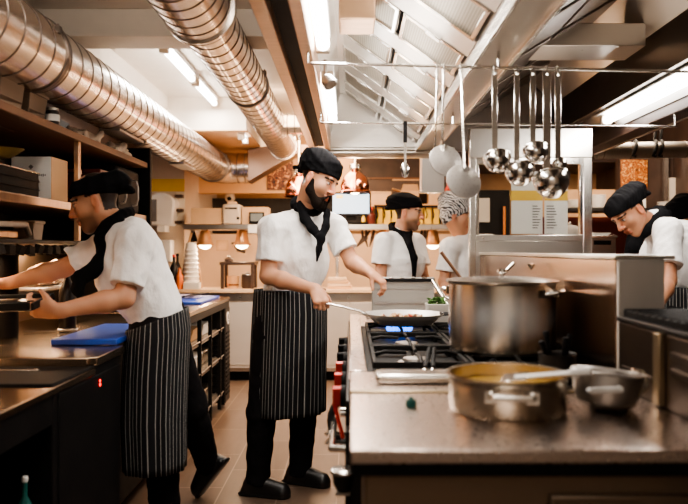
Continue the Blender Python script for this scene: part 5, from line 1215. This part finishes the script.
t, x0, x1, y0, y1, z1 = box_on(222, 240, 204, 6.99, .24, 'receipt_printer', 'beige receipt printer on the pass shelf under the small round camera', 'printer', 'beige', bev=.02)
m = MB(); m.box(x0+.03,x1-.03,y0-.004,y0+.01,z1-.05,z1-.035); m.build('paper_slot', 'black', t); m = MB(); m.cyl((x1-.02,y0-.006,ZS+.06),(x1-.02,y0+.01,ZS+.06),.015); m.build('button', 'black', t)
m = MB(); m.box(x0+.04,x1-.05,y0+.06,y0+.16,z1,z1+.03); m.build('paper_roll', 'carton', t, bev=.01)
t = thing('security_camera', 'small round dome camera hanging under the tan bulkhead above the printer', 'camera', P(230,195,8.0))
c = P(230,194.5,8.1); m = MB(); m.cyl((c[0],c[1],1.945),(c[0],c[1],1.90), .05); m.build('mount', 'beige', t); m = MB(); m.ball((c[0],c[1],1.895), (.06,.06,.055)); m.build('dome', 'beige', t); m = MB(); m.ball((c[0],c[1]-.04,1.885), (.03,.025,.028)); m.build('lens', 'black', t)
t, x0, x1, y0, y1, z1 = box_on(242, 268, 207, 7.06, .22, 'carton_box', 'cardboard box on the pass shelf behind the small grey screen', 'box', 'carton')
m = MB(); m.box(x0+.06,x0+.09,y0-.001,y1,ZS+.01,z1+.001); m.build('tape', 'tan', t)
x0, x1, y0, y1, z0, z1 = sit(249, 264, 212, 224, 6.99, .03)
t = thing('order_screen', 'small grey order screen on the pass shelf beside the centre chef\'s shoulder', 'screen', ((x0+x1)/2, 7.0, ZS))
m = MB(); m.box(x0,x1,y0,y1,ZS+.005,z1); m.build('bezel', 'black', t, bev=.005); m = MB(); m.box(x0+.015,x1-.015,y0-.002,y0,ZS+.03,z1-.015); m.build('glass_face', 'greyscreen', t); m = MB(); m.box(x0+.03,x1-.03,y0-.01,y1+.03,ZS,ZS+.006); m.build('foot', 'black', t)
# monitor
x0, x1, y0, y1, z0, z1 = sit(331, 371, 192, 216, 6.985, .04)
t = thing('monitor', 'black-framed monitor with a pale blue lit screen behind the centre chef', 'monitor', ((x0+x1)/2, 7.05, ZS))
m = MB(); m.box(x0,x1,y0,y1,z0,z1); m.build('bezel', 'black', t, bev=.005)
m = MB(); m.box(x0+.018,x1-.018,y0-.002,y0,z0+.025,z1-.02); s_ = m.build('screen', 'screen', t)
m = MB(); m.box(x0+.05,x0+.12,y0-.004,y0-.002,z1-.065,z1-.03); m.build('yellow_note', 'note', s_)
m = MB(); m.box((x0+x1)/2-.05,(x0+x1)/2+.05,y0+.03,y1+.04,ZS+.01,z0+.03); m.prism([V(x0+.05,y0-.04,ZS),V(x1-.03,y0-.04,ZS),V(x1-.05,y1+.1,ZS),V(x0+.07,y1+.1,ZS)], (0,0,.02), None); m.build('stand', 'black', t, bev=.004)
t = thing('till_keypad', 'low black till keypad under the monitor on the pass shelf', 'keypad', (.05,6.98,ZS))
m = MB(); m.prism([V(x0+.03,6.965,ZS),V(x1-.06,6.965,ZS),V(x1-.02,7.09,ZS+.075),V(x0+.06,7.09,ZS+.075)], (0,.0,.012), None); m.build('case', 'black', t, bev=.004)
m = MB()
for i in range(8):
    for j in range(3): f = (j+.7)/3.6; m.box(x0+.06+.03*i,x0+.082+.03*i, 6.965+.125*f-.008,6.965+.125*f+.008, ZS+.012+.075*f,ZS+.021+.075*f)
m.build('keys', 'charcoal', t)
def sauce(px, label, mt, Y=7.02, r=.032, h=.15, cap='red'):
    c = P(px, 0, Y); c[2] = ZS; t = thing('sauce_bottle', label, 'bottle', c)
    m = MB(); m.lathe(c, [(r*.9,0),(r,.01),(r,h*.55),(r*.5,h*.72),(r*.4,h*.85),(0,h*.85)], n=20); m.build('squeeze_body', mt, t); m = MB(); m.lathe(c+V(0,0,h*.84), [(r*.5,0),(r*.4,h*.1),(r*.12,h*.2),(0,h*.2)], n=14); m.build('cap', cap, t); return t
sauce(371, 'dark red sauce bottle with a pale label on the pass shelf right of the monitor', 'redcab', r=.045, h=.17)
sauce(363.5, 'small yellow bottle on the pass shelf under the monitor corner', 'yellow', 6.985, r=.02, h=.10, cap='black')
# yellow hanging cards on a black rail
t = thing('ticket_rail', 'black rail with hooks holding yellow cards behind the far chef', 'rail', P(408,206,7.30))
m = MB(); m.cyl(P(374,206,7.28), P(446,206.5,7.28), .012); m.build('rail_bar', 'black', t)
m = MB()
for px in range(376, 446, 7): q = P(px,206,7.27); m.tube([q, q+V(.005,-.012,-.03), q+V(.02,-.012,-.09), q+V(.012,-.01,-.13)], .006, 8)
m.build('hook', 'black_iron', t)
for px in (376,440): m = MB(); m.box(P(px,0,7.28)[0]-.01,P(px,0,7.28)[0]+.01,7.275,7.295,ZS,P(0,205,7.28)[2]); m.build('stand', 'black', t)
for i, px in enumerate((379,387,395,419.5,428,436.5)):
    w = 3.2; m = MB(); m.box(P(px-w,0,7.29)[0],P(px+w,0,7.29)[0], 7.285,7.289, ZS+.001,P(0,209,7.29)[2]); o = m.build('yellow_card', 'yellow', None); tag(o, 'yellow card hanging on the black rail '+('left' if px < 405 else 'right')+' of the far chef\'s head', 'card', 'yellow cards left of the far chef' if px < 405 else 'yellow cards right of the far chef')
# cartons on the upper shelf on the right
us = thing('upper_shelf', 'tan upper shelf of cardboard boxes behind the far chef', 'shelf', P(405,200,7.7))
zs = P(0,204,7.6)[2]
m = MB(); m.box(P(368,0,7.6)[0],P(470,0,7.6)[0], 7.6,7.9, zs-.03,zs); m.build('shelf_board', 'tan', us, bev=.003)
m = MB(); m.box(P(368,0,7.6)[0],P(470,0,7.6)[0], 7.88,7.9, zs,P(0,178,7.6)[2]); m.build('back_panel', 'brownwall', us)
for px in (369,468): m = MB(); m.box(P(px,0,7.6)[0]-.012,P(px,0,7.6)[0]+.012,7.6,7.63,ZS-.1,zs-.03); m.build('upright', 'tan', us)
box_on(371, 391, 193, 7.62, .24, 'carton_box', 'flat cardboard box on the upper shelf right of the copper dome lamp', 'box', 'carton', zs, 'carton')
def open_box(px0, px1, py, label, Y=7.62):
    t, x0, x1, y0, y1, z1 = box_on(px0, px1, py, Y, .22, 'carton_box', label, 'box', 'carton', zs)
    for a, b, c in ((x0,x0-.09,0),(x1,x1+.09,0)): m = MB(); m.prism([V(a,y0,z1),V(b,y0,z1+.03*(1 if a == x0 else 1.6)),V(b,y1,z1+.03*(1 if a == x0 else 1.6)),V(a,y1,z1)], (0,0,.004), None); m.build('flap', 'carton', t)
    m = MB(); m.prism([V(x0,y0,z1),V(x1,y0,z1),V(x1-.02,y0-.05,z1+.07),V(x0+.02,y0-.05,z1+.07)], (0,.004,0), None); m.build('flap', 'carton', t)
open_box(401, 419, 191, 'open cardboard box with raised flaps on the upper shelf above the far chef\'s cap')
open_box(429, 444, 192, 'open cardboard box on the upper shelf left of the patterned cap')
t = thing('hanging_chute', 'pale grey steel box hanging at the hood end left of the skimmers', 'box', P(432,190,5.4))
m = MB(); a, b = P(422,190,5.25), P(443,158,5.25); m.box(a[0],b[0],5.25,5.42,a[2],2.0); m.build('box_body', 'steel_dull', t, bev=.004); m = MB(); m.box(a[0]-.01,b[0]+.01,5.24,5.43,a[2]-.012,a[2]); m.build('bottom_lip', 'steel', t, bev=.003)
t = thing('sauce_bottle', 'small red bottle beside the grey hanging box behind the skimmers', 'bottle', V(P(449,0,7.65)[0],7.68,zs))
c = V(P(449,0,7.68)[0],7.70,zs); m = MB(); m.lathe(c, [(.04,0),(.045,.01),(.045,.16),(.02,.21),(.02,.24),(0,.24)], n=20); m.build('body', 'red', t); m = MB(); m.lathe(c+V(0,0,.24), [(.024,0),(.024,.03),(0,.03)], n=14); m.build('cap', 'paper', t)
# things on the back counter
zc = .905
t = thing('grill_press', 'dark steel hot plate frame with pots on the back counter at the left', 'hotplate', P(236,284,6.95))
x0, x1 = P(221,0,6.95)[0], P(254,0,6.95)[0]
for x in (x0,x1-.03):
    for y in (6.93,7.15): m = MB(); m.box(x,x+.03,y,y+.03,zc,P(0,264,6.95)[2]); m.build('leg', 'brownwall', t)
m = MB(); m.box(x0-.01,x1+.01,6.92,7.19,P(0,265,6.95)[2],P(0,262,6.95)[2]); m.build('top_plate', 'brownwall', t, bev=.003)
t = thing('cooking_pot', 'dark squat pot inside the hot plate frame on the back counter', 'pot', V(P(246,0,7)[0],7.05,zc))
c = V(P(247,0,7.0)[0],7.05,zc); m = MB(); m.lathe(c, [(.055,0),(.062,.01),(.062,.13),(.055,.133),(0,.133)], n=28); m.build('pot_wall', 'brownwall', t); m = MB(); m.lathe(c+V(0,0,.134), [(.064,0),(.06,.01),(.012,.018),(.012,.03),(0,.03)], n=24); m.build('lid', 'steel_dull', t)
t = thing('cooking_pot', 'small pale pot beside the dark one inside the hot plate frame', 'pot', V(P(232,0,7)[0],7.05,zc))
c = V(P(232,0,7.0)[0],7.05,zc); m = MB(); m.lathe(c, [(.05,0),(.055,.01),(.06,.12),(.062,.123),(.055,.12),(.05,.012),(0,.012)], n=28); m.build('pot_wall', 'tan', t)
m = MB(); m.lathe(c+V(0,0,.03), [(.063,0),(.063,.014)], n=28); m.build('band', 'copper', t)
zt = P(0,262,6.95)[2]
t = thing('cooking_pot', 'small dark lidded dish on top of the hot plate frame', 'pot', V(P(228,0,7)[0],7.05,zt))
c = V(P(228,0,7.0)[0],7.05,zt); m = MB(); m.lathe(c, [(.04,0),(.045,.006),(.045,.03),(.02,.042),(.012,.05),(0,.055)], n=24); m.build('dish', 'brownwall', t); m = MB(); m.ball(c+V(0,0,.058), .010); m.build('knob', 'steel', t)
t = thing('wall_tap', 'dark pipe tap on the lit wall behind the hot plate frame', 'tap', P(238,240,7.85))
m = MB(); m.tube([V(P(236,0,7.9)[0],7.9,P(0,246,7.9)[2]),V(P(236,0,7.8)[0],7.80,P(0,246,7.8)[2]),V(P(238,0,7.7)[0],7.72,P(0,250,7.7)[2]),V(P(245,0,7.7)[0],7.72,P(0,252,7.7)[2])], .018, 10); m.build('pipe', 'brownwall', t)
m = MB(); m.obox((P(236,0,7.8)[0],7.80,P(0,243,7.8)[2]), (.05,.012,.010), V(1,0,.1), V(0,1,0)); m.build('lever', 'brownwall', t, bev=.003)
t = thing('wall_notice', 'square tan notice on the lit wall between the two left heat lamps', 'notice', P(222,250,7.9))
m = MB(); m.box(P(216,0,7.88)[0],P(228,0,7.88)[0],7.888,7.899,P(0,251,7.88)[2],P(0,240,7.88)[2]); m.build('sheet', 'carton', t)
m = MB(); 
for i in range(4): m.box(P(217.5,0,7.88)[0],P(226,0,7.88)[0],7.885,7.888,P(0,242.8+2*i,7.88)[2],P(0,242+2*i,7.88)[2])
m.build('printed_lines', 'rail_tan', t)
bottle('dark sauce bottle with white round label at the left end of the back counter', V(P(174,0,6.93)[0],6.93,zc), .045, .34, 'bottle', 'red')
c = V(P(174,0,6.93)[0],6.93,zc+.08)
bottle('second dark bottle with a black cap just behind the labelled one', V(P(177.5,0,7.08)[0],7.08,zc), .042, .35, 'bottle', 'black')
t = thing('squeeze_bottle', 'orange squeeze bottle beside the dark sauce bottles on the back counter', 'bottle', V(P(180,0,6.9)[0],6.9,zc))
c = V(P(180,0,6.9)[0],6.88,zc); m = MB(); m.lathe(c, [(.03,0),(.033,.01),(.033,.13),(.018,.16),(0,.162)], n=20); m.build('squeeze_body', 'orange', t); m = MB(); m.lathe(c+V(0,0,.16), [(.018,0),(.006,.05),(0,.05)], n=14); m.build('nozzle', 'orange', t)
c = V(P(191,0,7.05)[0],7.05,zc)
t = thing('cup_dispenser', 'tall white stack of cups in a wire holder at the left of the back counter', 'cups', c)
m = MB(); pr = [(.075,0)]; 
for i in range(9): pr += [(.085-.003*i,.02+.045*i),(.092-.003*i,.024+.045*i),(.080-.003*i,.04+.045*i)]
pr += [(.05,.46),(0,.46)]; m.lathe(c, pr, n=24); m.build('cup_stack', 'paper', t)
m = MB(); m.tube([c+V(-.1,0,0),c+V(-.05,.02,.36),c+V(0,.03,.56)], .012, 8); m.tube([c+V(.11,0,0),c+V(.07,.02,.26),c+V(.09,.02,.15)], .008, 8); m.build('holder', 'tan', t)
m = MB(); m.prism([c+V(-.02,.02,.47),c+V(.06,.02,.47),c+V(.03,.02,.58)], (0,.02,0), None); m.build('black_clip', 'black', t)
t, x0, x1, y0, y1, z1 = box_on(183, 199, 282.5, 6.84, .10, 'napkin_box', 'low white box on the front edge of the back counter at the left', 'box', 'paper', zc)
m = MB(); m.box(x0+.03,x1-.03,y0-.002,y0,zc+.01,z1-.01); m.build('window', 'white', t)
# stacked plates/boards behind the centre chef
for i in range(4):
    m = MB(); a, b = P(328,0,6.95)[0], P(352-2*i,0,6.95)[0]; z = zc+.028*i; m.box(a,b,6.88,7.18,z,z+.025); o = m.build('wooden_board', 'pale_top' if i % 2 else 'tan', None, bev=.003); tag(o, ('lowest','second','third','topmost')[i]+' wooden board in the stack on the back counter right of the centre chef', 'board', 'wooden boards stacked on the back counter')
t = thing('herb_bunch', 'dark dried herb bunches hanging under the pass shelf left of the far chef', 'herbs', P(362,240,7.2))
m = MB(); rs = np.random.RandomState(6)
for px in (362,366,370,374): q = P(px,231,7.15); q[2] = 1.492; m.tube([q, q+V(rs.uniform(-.06,.02),0,-.08), q+V(rs.uniform(-.10,.03),0,-.17)], [.012,.018,.006], 8)
m.build('stems', 'brownwall', t)
t = thing('herb_bunch', 'small dark herb bunch hanging under the pass shelf just right of the far chef', 'herbs', P(424,240,7.2))
m = MB()
for px in (422,425,428): q = P(px,231,7.15); q[2] = 1.492; m.tube([q, q+V(rs.uniform(-.03,.03),0,-.07), q+V(rs.uniform(-.05,.03),0,-.14)], [.012,.018,.006], 8)
m.build('stems', 'brownwall', t)
# framed photos
def picture(px0, px1, py0, py1, Y, mt, label, lean=0):
    a, b = P(px0,py1,Y), P(px1,py0,Y); t = thing('picture', label, 'picture', ((a[0]+b[0])/2, Y, a[2]))
    m = MB(); m.box(a[0],b[0],Y,Y+.02,a[2],b[2]); m.build('canvas_edge', 'brownwall', t); m = MB(); m.box(a[0]+.008,b[0]-.008,Y-.003,Y,a[2]+.008,b[2]-.008); m.build('print', mt, t); return t
picture(267, 293, 161, 190, 7.985, 'art_dark', 'dark food photograph on the tan bulkhead left of the centre chef\'s cap')

# ------------------------------------------------------------------ right background
picture(620, 648, 159, 190, 6.9, 'art_orange', 'orange grain photograph high on the right behind the bent chef')
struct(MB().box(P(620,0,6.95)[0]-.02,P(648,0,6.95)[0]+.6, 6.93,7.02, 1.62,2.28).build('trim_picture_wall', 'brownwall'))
struct(MB().box(1.9,2.72, 7.06,7.12, 1.62,1.9).build('wall_right_tan', 'tan'))
struct(MB().box(P(662,0,7.0)[0],3.2, 6.88,6.93, 1.62,2.0).build('wall_tile_right', 'cream'))
t = thing('pipe', 'grey horizontal pipe with brackets at the upper right behind the hood edge', 'pipe', P(645,150,5.6))
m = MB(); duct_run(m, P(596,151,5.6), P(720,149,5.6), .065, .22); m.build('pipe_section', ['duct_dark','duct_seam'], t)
for px in (632,652,658): m = MB(); q = P(px,150,5.6); m.tube([q+V(.0,-.075,-.06)]+[q+V(.02*math.sin(a),-.078*math.cos(a),.075*math.sin(a)) for a in np.linspace(-.8,PI/2,8)]+[V(q[0]+.06,q[1],2.6)], .012, 8); m.build('bracket', 'black_iron', t)
ds = thing('plate_shelf', 'long dark shelf of plates along the right background', 'shelf', P(640,207,6.7))
zd = P(0,208,6.5)[2]
m = MB(); m.box(P(566,0,6.5)[0],3.15, 6.5,6.9, zd-.03,zd); m.build('shelf_board', 'charcoal', ds, bev=.003)
for px in (568,684): m = MB(); m.box(P(px,0,6.5)[0]-.02,P(px,0,6.5)[0]+.02,6.86,6.9,.0,2.25); m.build('upright', 'rail_tan' if px < 600 else 'steel', ds)
def plates(px, Y, r, n, where):
    for i in range(n):
        c = V(P(px,0,Y)[0],Y,zd+.016*i); m = MB(); m.lathe(c, [(r*.55,0),(r*.6,.004),(r*.95,.014),(r,.016),(r*.97,.019),(r*.55,.007),(0,.007)], n=28); o = m.build('plate', 'paper', None); tag(o, 'white plate in the stack '+where, 'plate', 'plates in the stack '+where)
plates(598, 6.65, .075, 8, 'just right of the partition post'); plates(575, 6.65, .085, 5, 'seen through the right end of the glass partition')
plates(668, 6.68, .10, 4, 'on the shelf right of the bent chef\'s cap'); plates(684, 6.66, .09, 6, 'at the far right edge of the shelf')
t = thing('menu_board', 'white upright board behind the bent chef\'s cap', 'board', P(640,207,6.72))
m = MB(); m.box(P(637,0,6.6)[0],P(646,0,6.6)[0],6.6,6.62,zd,P(0,187,6.6)[2]); m.build('sheet', 'paper', t, bev=.002); m = MB(); m.box(P(638,0,6.6)[0],P(645,0,6.6)[0],6.6,6.68,zd,zd+.02); m.build('foot', 'steel_dull', t)
# steel box under the shelf
t, x0, x1, y0, y1, z1 = box_on(590, 616, 238, 5.6, .35, 'steel_cabinet', 'steel cabinet with a dark slot behind the island right of the partition', 'cabinet', 'steel_h', 0.0)
m = MB(); m.box(x0+.03,x1-.04,y0-.004,y0,z1-.055,z1-.02); m.build('slot', 'black', t); m = MB(); m.box(x0-.01,x1+.01,y0-.01,y1+.01,z1-.002,z1+.02); m.build('top_plate', 'steel', t, bev=.004); m = MB(); m.box(x0+.02,x1-.02,y0-.006,y0,.2,z1-.12); m.build('door', 'steel_dull', t, bev=.003)
t = thing('paper_stack', 'low pile of white papers lying on the steel cabinet', 'paper', (x0+.12,y0+.15,z1+.018))
for i in range(3): m = MB(); m.obox(V((x0+x1)/2-.02+.006*i,y0+.15,z1+.022+.009*i), (.075,.11,.004), V(1,.08*i,0), V(0,1,0)); m.build('sheet', 'paper', t)
# things in the dark behind the partition glass
t = thing('oven', 'dark oven with a pale grey panel seen through the left of the partition glass', 'oven', P(492,240,6.7))
x0, x1, y0, y1, z0, z1 = sit(478, 510, 190, 300, 6.62, .5)
m = MB(); m.box(x0,x1,6.62,7.1-.28,.0,z1); m.build('housing', 'black', t, bev=.006); m = MB(); m.box(P(479,0,6.6)[0],P(490,0,6.6)[0],6.612,6.62,P(0,222,6.6)[2],P(0,198,6.6)[2]); m.build('window', 'beige_grey', t); m = MB(); m.cyl((x1-.06,6.59,1.3),(x1-.06,6.59,1.7),.012); m.build('handle', 'orange_dim', t)
t = thing('steel_dome', 'rounded pale cover seen low through the right end of the partition glass', 'cover', P(574,240,5.3))
c = P(572,240,5.3); m = MB(); m.lathe(V(c[0],5.35,1.13), [(.12,0),(.12,.22),(.10,.30),(.05,.345),(0,.355)], n=32); m.build('dome', 'beige_grey', t); m = MB(); m.ball(V(c[0],5.35,1.49), .014); m.build('knob', 'steel', t)
t = thing('trolley', 'tall steel trolley under the rounded cover behind the partition', 'trolley', (c[0],5.35,0))
m = MB(); m.box(c[0]-.17,c[0]+.14,5.2,5.5,1.10,1.13); m.build('top_shelf', 'steel', t, bev=.003)
for dx in (-.16,.12):
    for dy in (5.21,5.47): m = MB(); m.box(c[0]+dx,c[0]+dx+.02,dy,dy+.02,.0,1.10); m.build('post', 'steel', t)
# ------------------------------------------------------------------ camera and light
cd = bpy.data.cameras.new('camera'); cam = bpy.data.objects.new('camera', cd); COL.objects.link(cam)
cam.location = (0, 0, EYE); cam.rotation_euler = (PI/2, 0, 0)
cd.sensor_width = 36; cd.sensor_fit = 'HORIZONTAL'; cd.lens = 700/688*36; cd.shift_x = -6/688; cd.shift_y = -2/688; cd.clip_start = .05
cd.dof.use_dof = True; cd.dof.focus_distance = 3.72; cd.dof.aperture_fstop = 2.2
SC.camera = cam
def area(name, loc, size, power, col, rot=(0,0,0), sy=None):
    l = bpy.data.lights.new(name, 'AREA'); l.energy = power; l.color = col; l.size = size
    if sy: l.shape = 'RECTANGLE'; l.size_y = sy
    o = bpy.data.objects.new(name, l); o.location = loc; o.rotation_euler = rot; COL.objects.link(o); return o
def point(name, loc, power, col, r=.05):
    l = bpy.data.lights.new(name, 'POINT'); l.energy = power; l.color = col; l.shadow_soft_size = r
    o = bpy.data.objects.new(name, l); o.location = loc; COL.objects.link(o); return o
WARM = (1,.80,.62); AMB = (1,.70,.45); NEU = (1,.92,.84)
area('aisle_ceiling_light', (-.60,1.9,2.56), .45, 46, NEU, (math.radians(22),math.radians(4),0), 1.3)
area('front_fill', (-.5,-.9,2.5), 1.6, 15, NEU, (math.radians(42),0,0), .8)  # added fill from behind the camera, no fixture there
area('front_wall_fill', (.2,-.6,2.55), 1.2, 13, NEU, (math.radians(-35),0,0), .5)  # unseen lamp added to brighten the wall mirrored in the steel
area('ceiling_tube_glow', (-1.15,5.1,2.50), .10, 26, NEU, (0,0,0), 1.6)
area('hood_tube_glow', (-.06,3.6,2.06), .10, 24, NEU, (0,math.radians(-28),0), 1.3)
area('hood_tube_glow_near', (-.06,2.2,2.06), .10, 11, NEU, (0,math.radians(-28),0), .9)
area('hood_fill', (.12,3.0,2.03), .3, 9, NEU, (PI,0,0), 3.0)  # added upward fill brightening the hood filters, no fixture there
area('right_tube_glow', (1.54,3.2,2.03), .08, 20, NEU, (0,math.radians(20),0), 2.0)
area('right_hood_fill', (1.1,3.0,2.03), .3, 1.2, WARM, (PI,0,0), 3.0)  # faint added upward fill for the right half of the hood
area('pass_glow', (-.3,6.3,2.28), .7, 44, AMB, (math.radians(20),0,0), 2.0)
area('pass_ceiling_glow', (-.2,7.6,2.5), .5, 32, AMB, (0,0,0), 3.0)
area('pass_front_glow', (-.5,5.6,2.5), .5, 30, AMB, (math.radians(50),0,0), 2.0)
area('far_chef_light', (.5,5.35,2.5), .4, 22, WARM, (math.radians(-14),0,0), .8)
for px in (205,242,383,433): c = P(px,238,7.12); point('heat_lamp_glow', (c[0],c[1]-.0,c[2]-.14), 5, AMB, .04)
for px, Y, py in ((355,6.2,182),(299,6.3,186)): c = P(px,py,Y); point('dome_glow', (c[0],c[1],c[2]-.17), 4, AMB, .05)
area('left_shelf_glow', (-1.60,3.0,1.27), .06, 15, AMB, (0,math.radians(10),0), 2.3)
area('right_back_fill', (2.3,5.9,2.5), .6, 40, WARM, (math.radians(25),0,0), .8)  # added fill to brighten the right background, no lamp there
w = bpy.data.worlds.new('world'); SC.world = w; w.use_nodes = True
w.node_tree.nodes['Background'].inputs[0].default_value = (1,.84,.70,1); w.node_tree.nodes['Background'].inputs[1].default_value = .04
SC.view_settings.view_transform = 'AgX'
try: SC.view_settings.look = 'AgX - Medium High Contrast'
except Exception: pass
SC.view_settings.exposure = 0.36
bpy.context.view_layer.update()
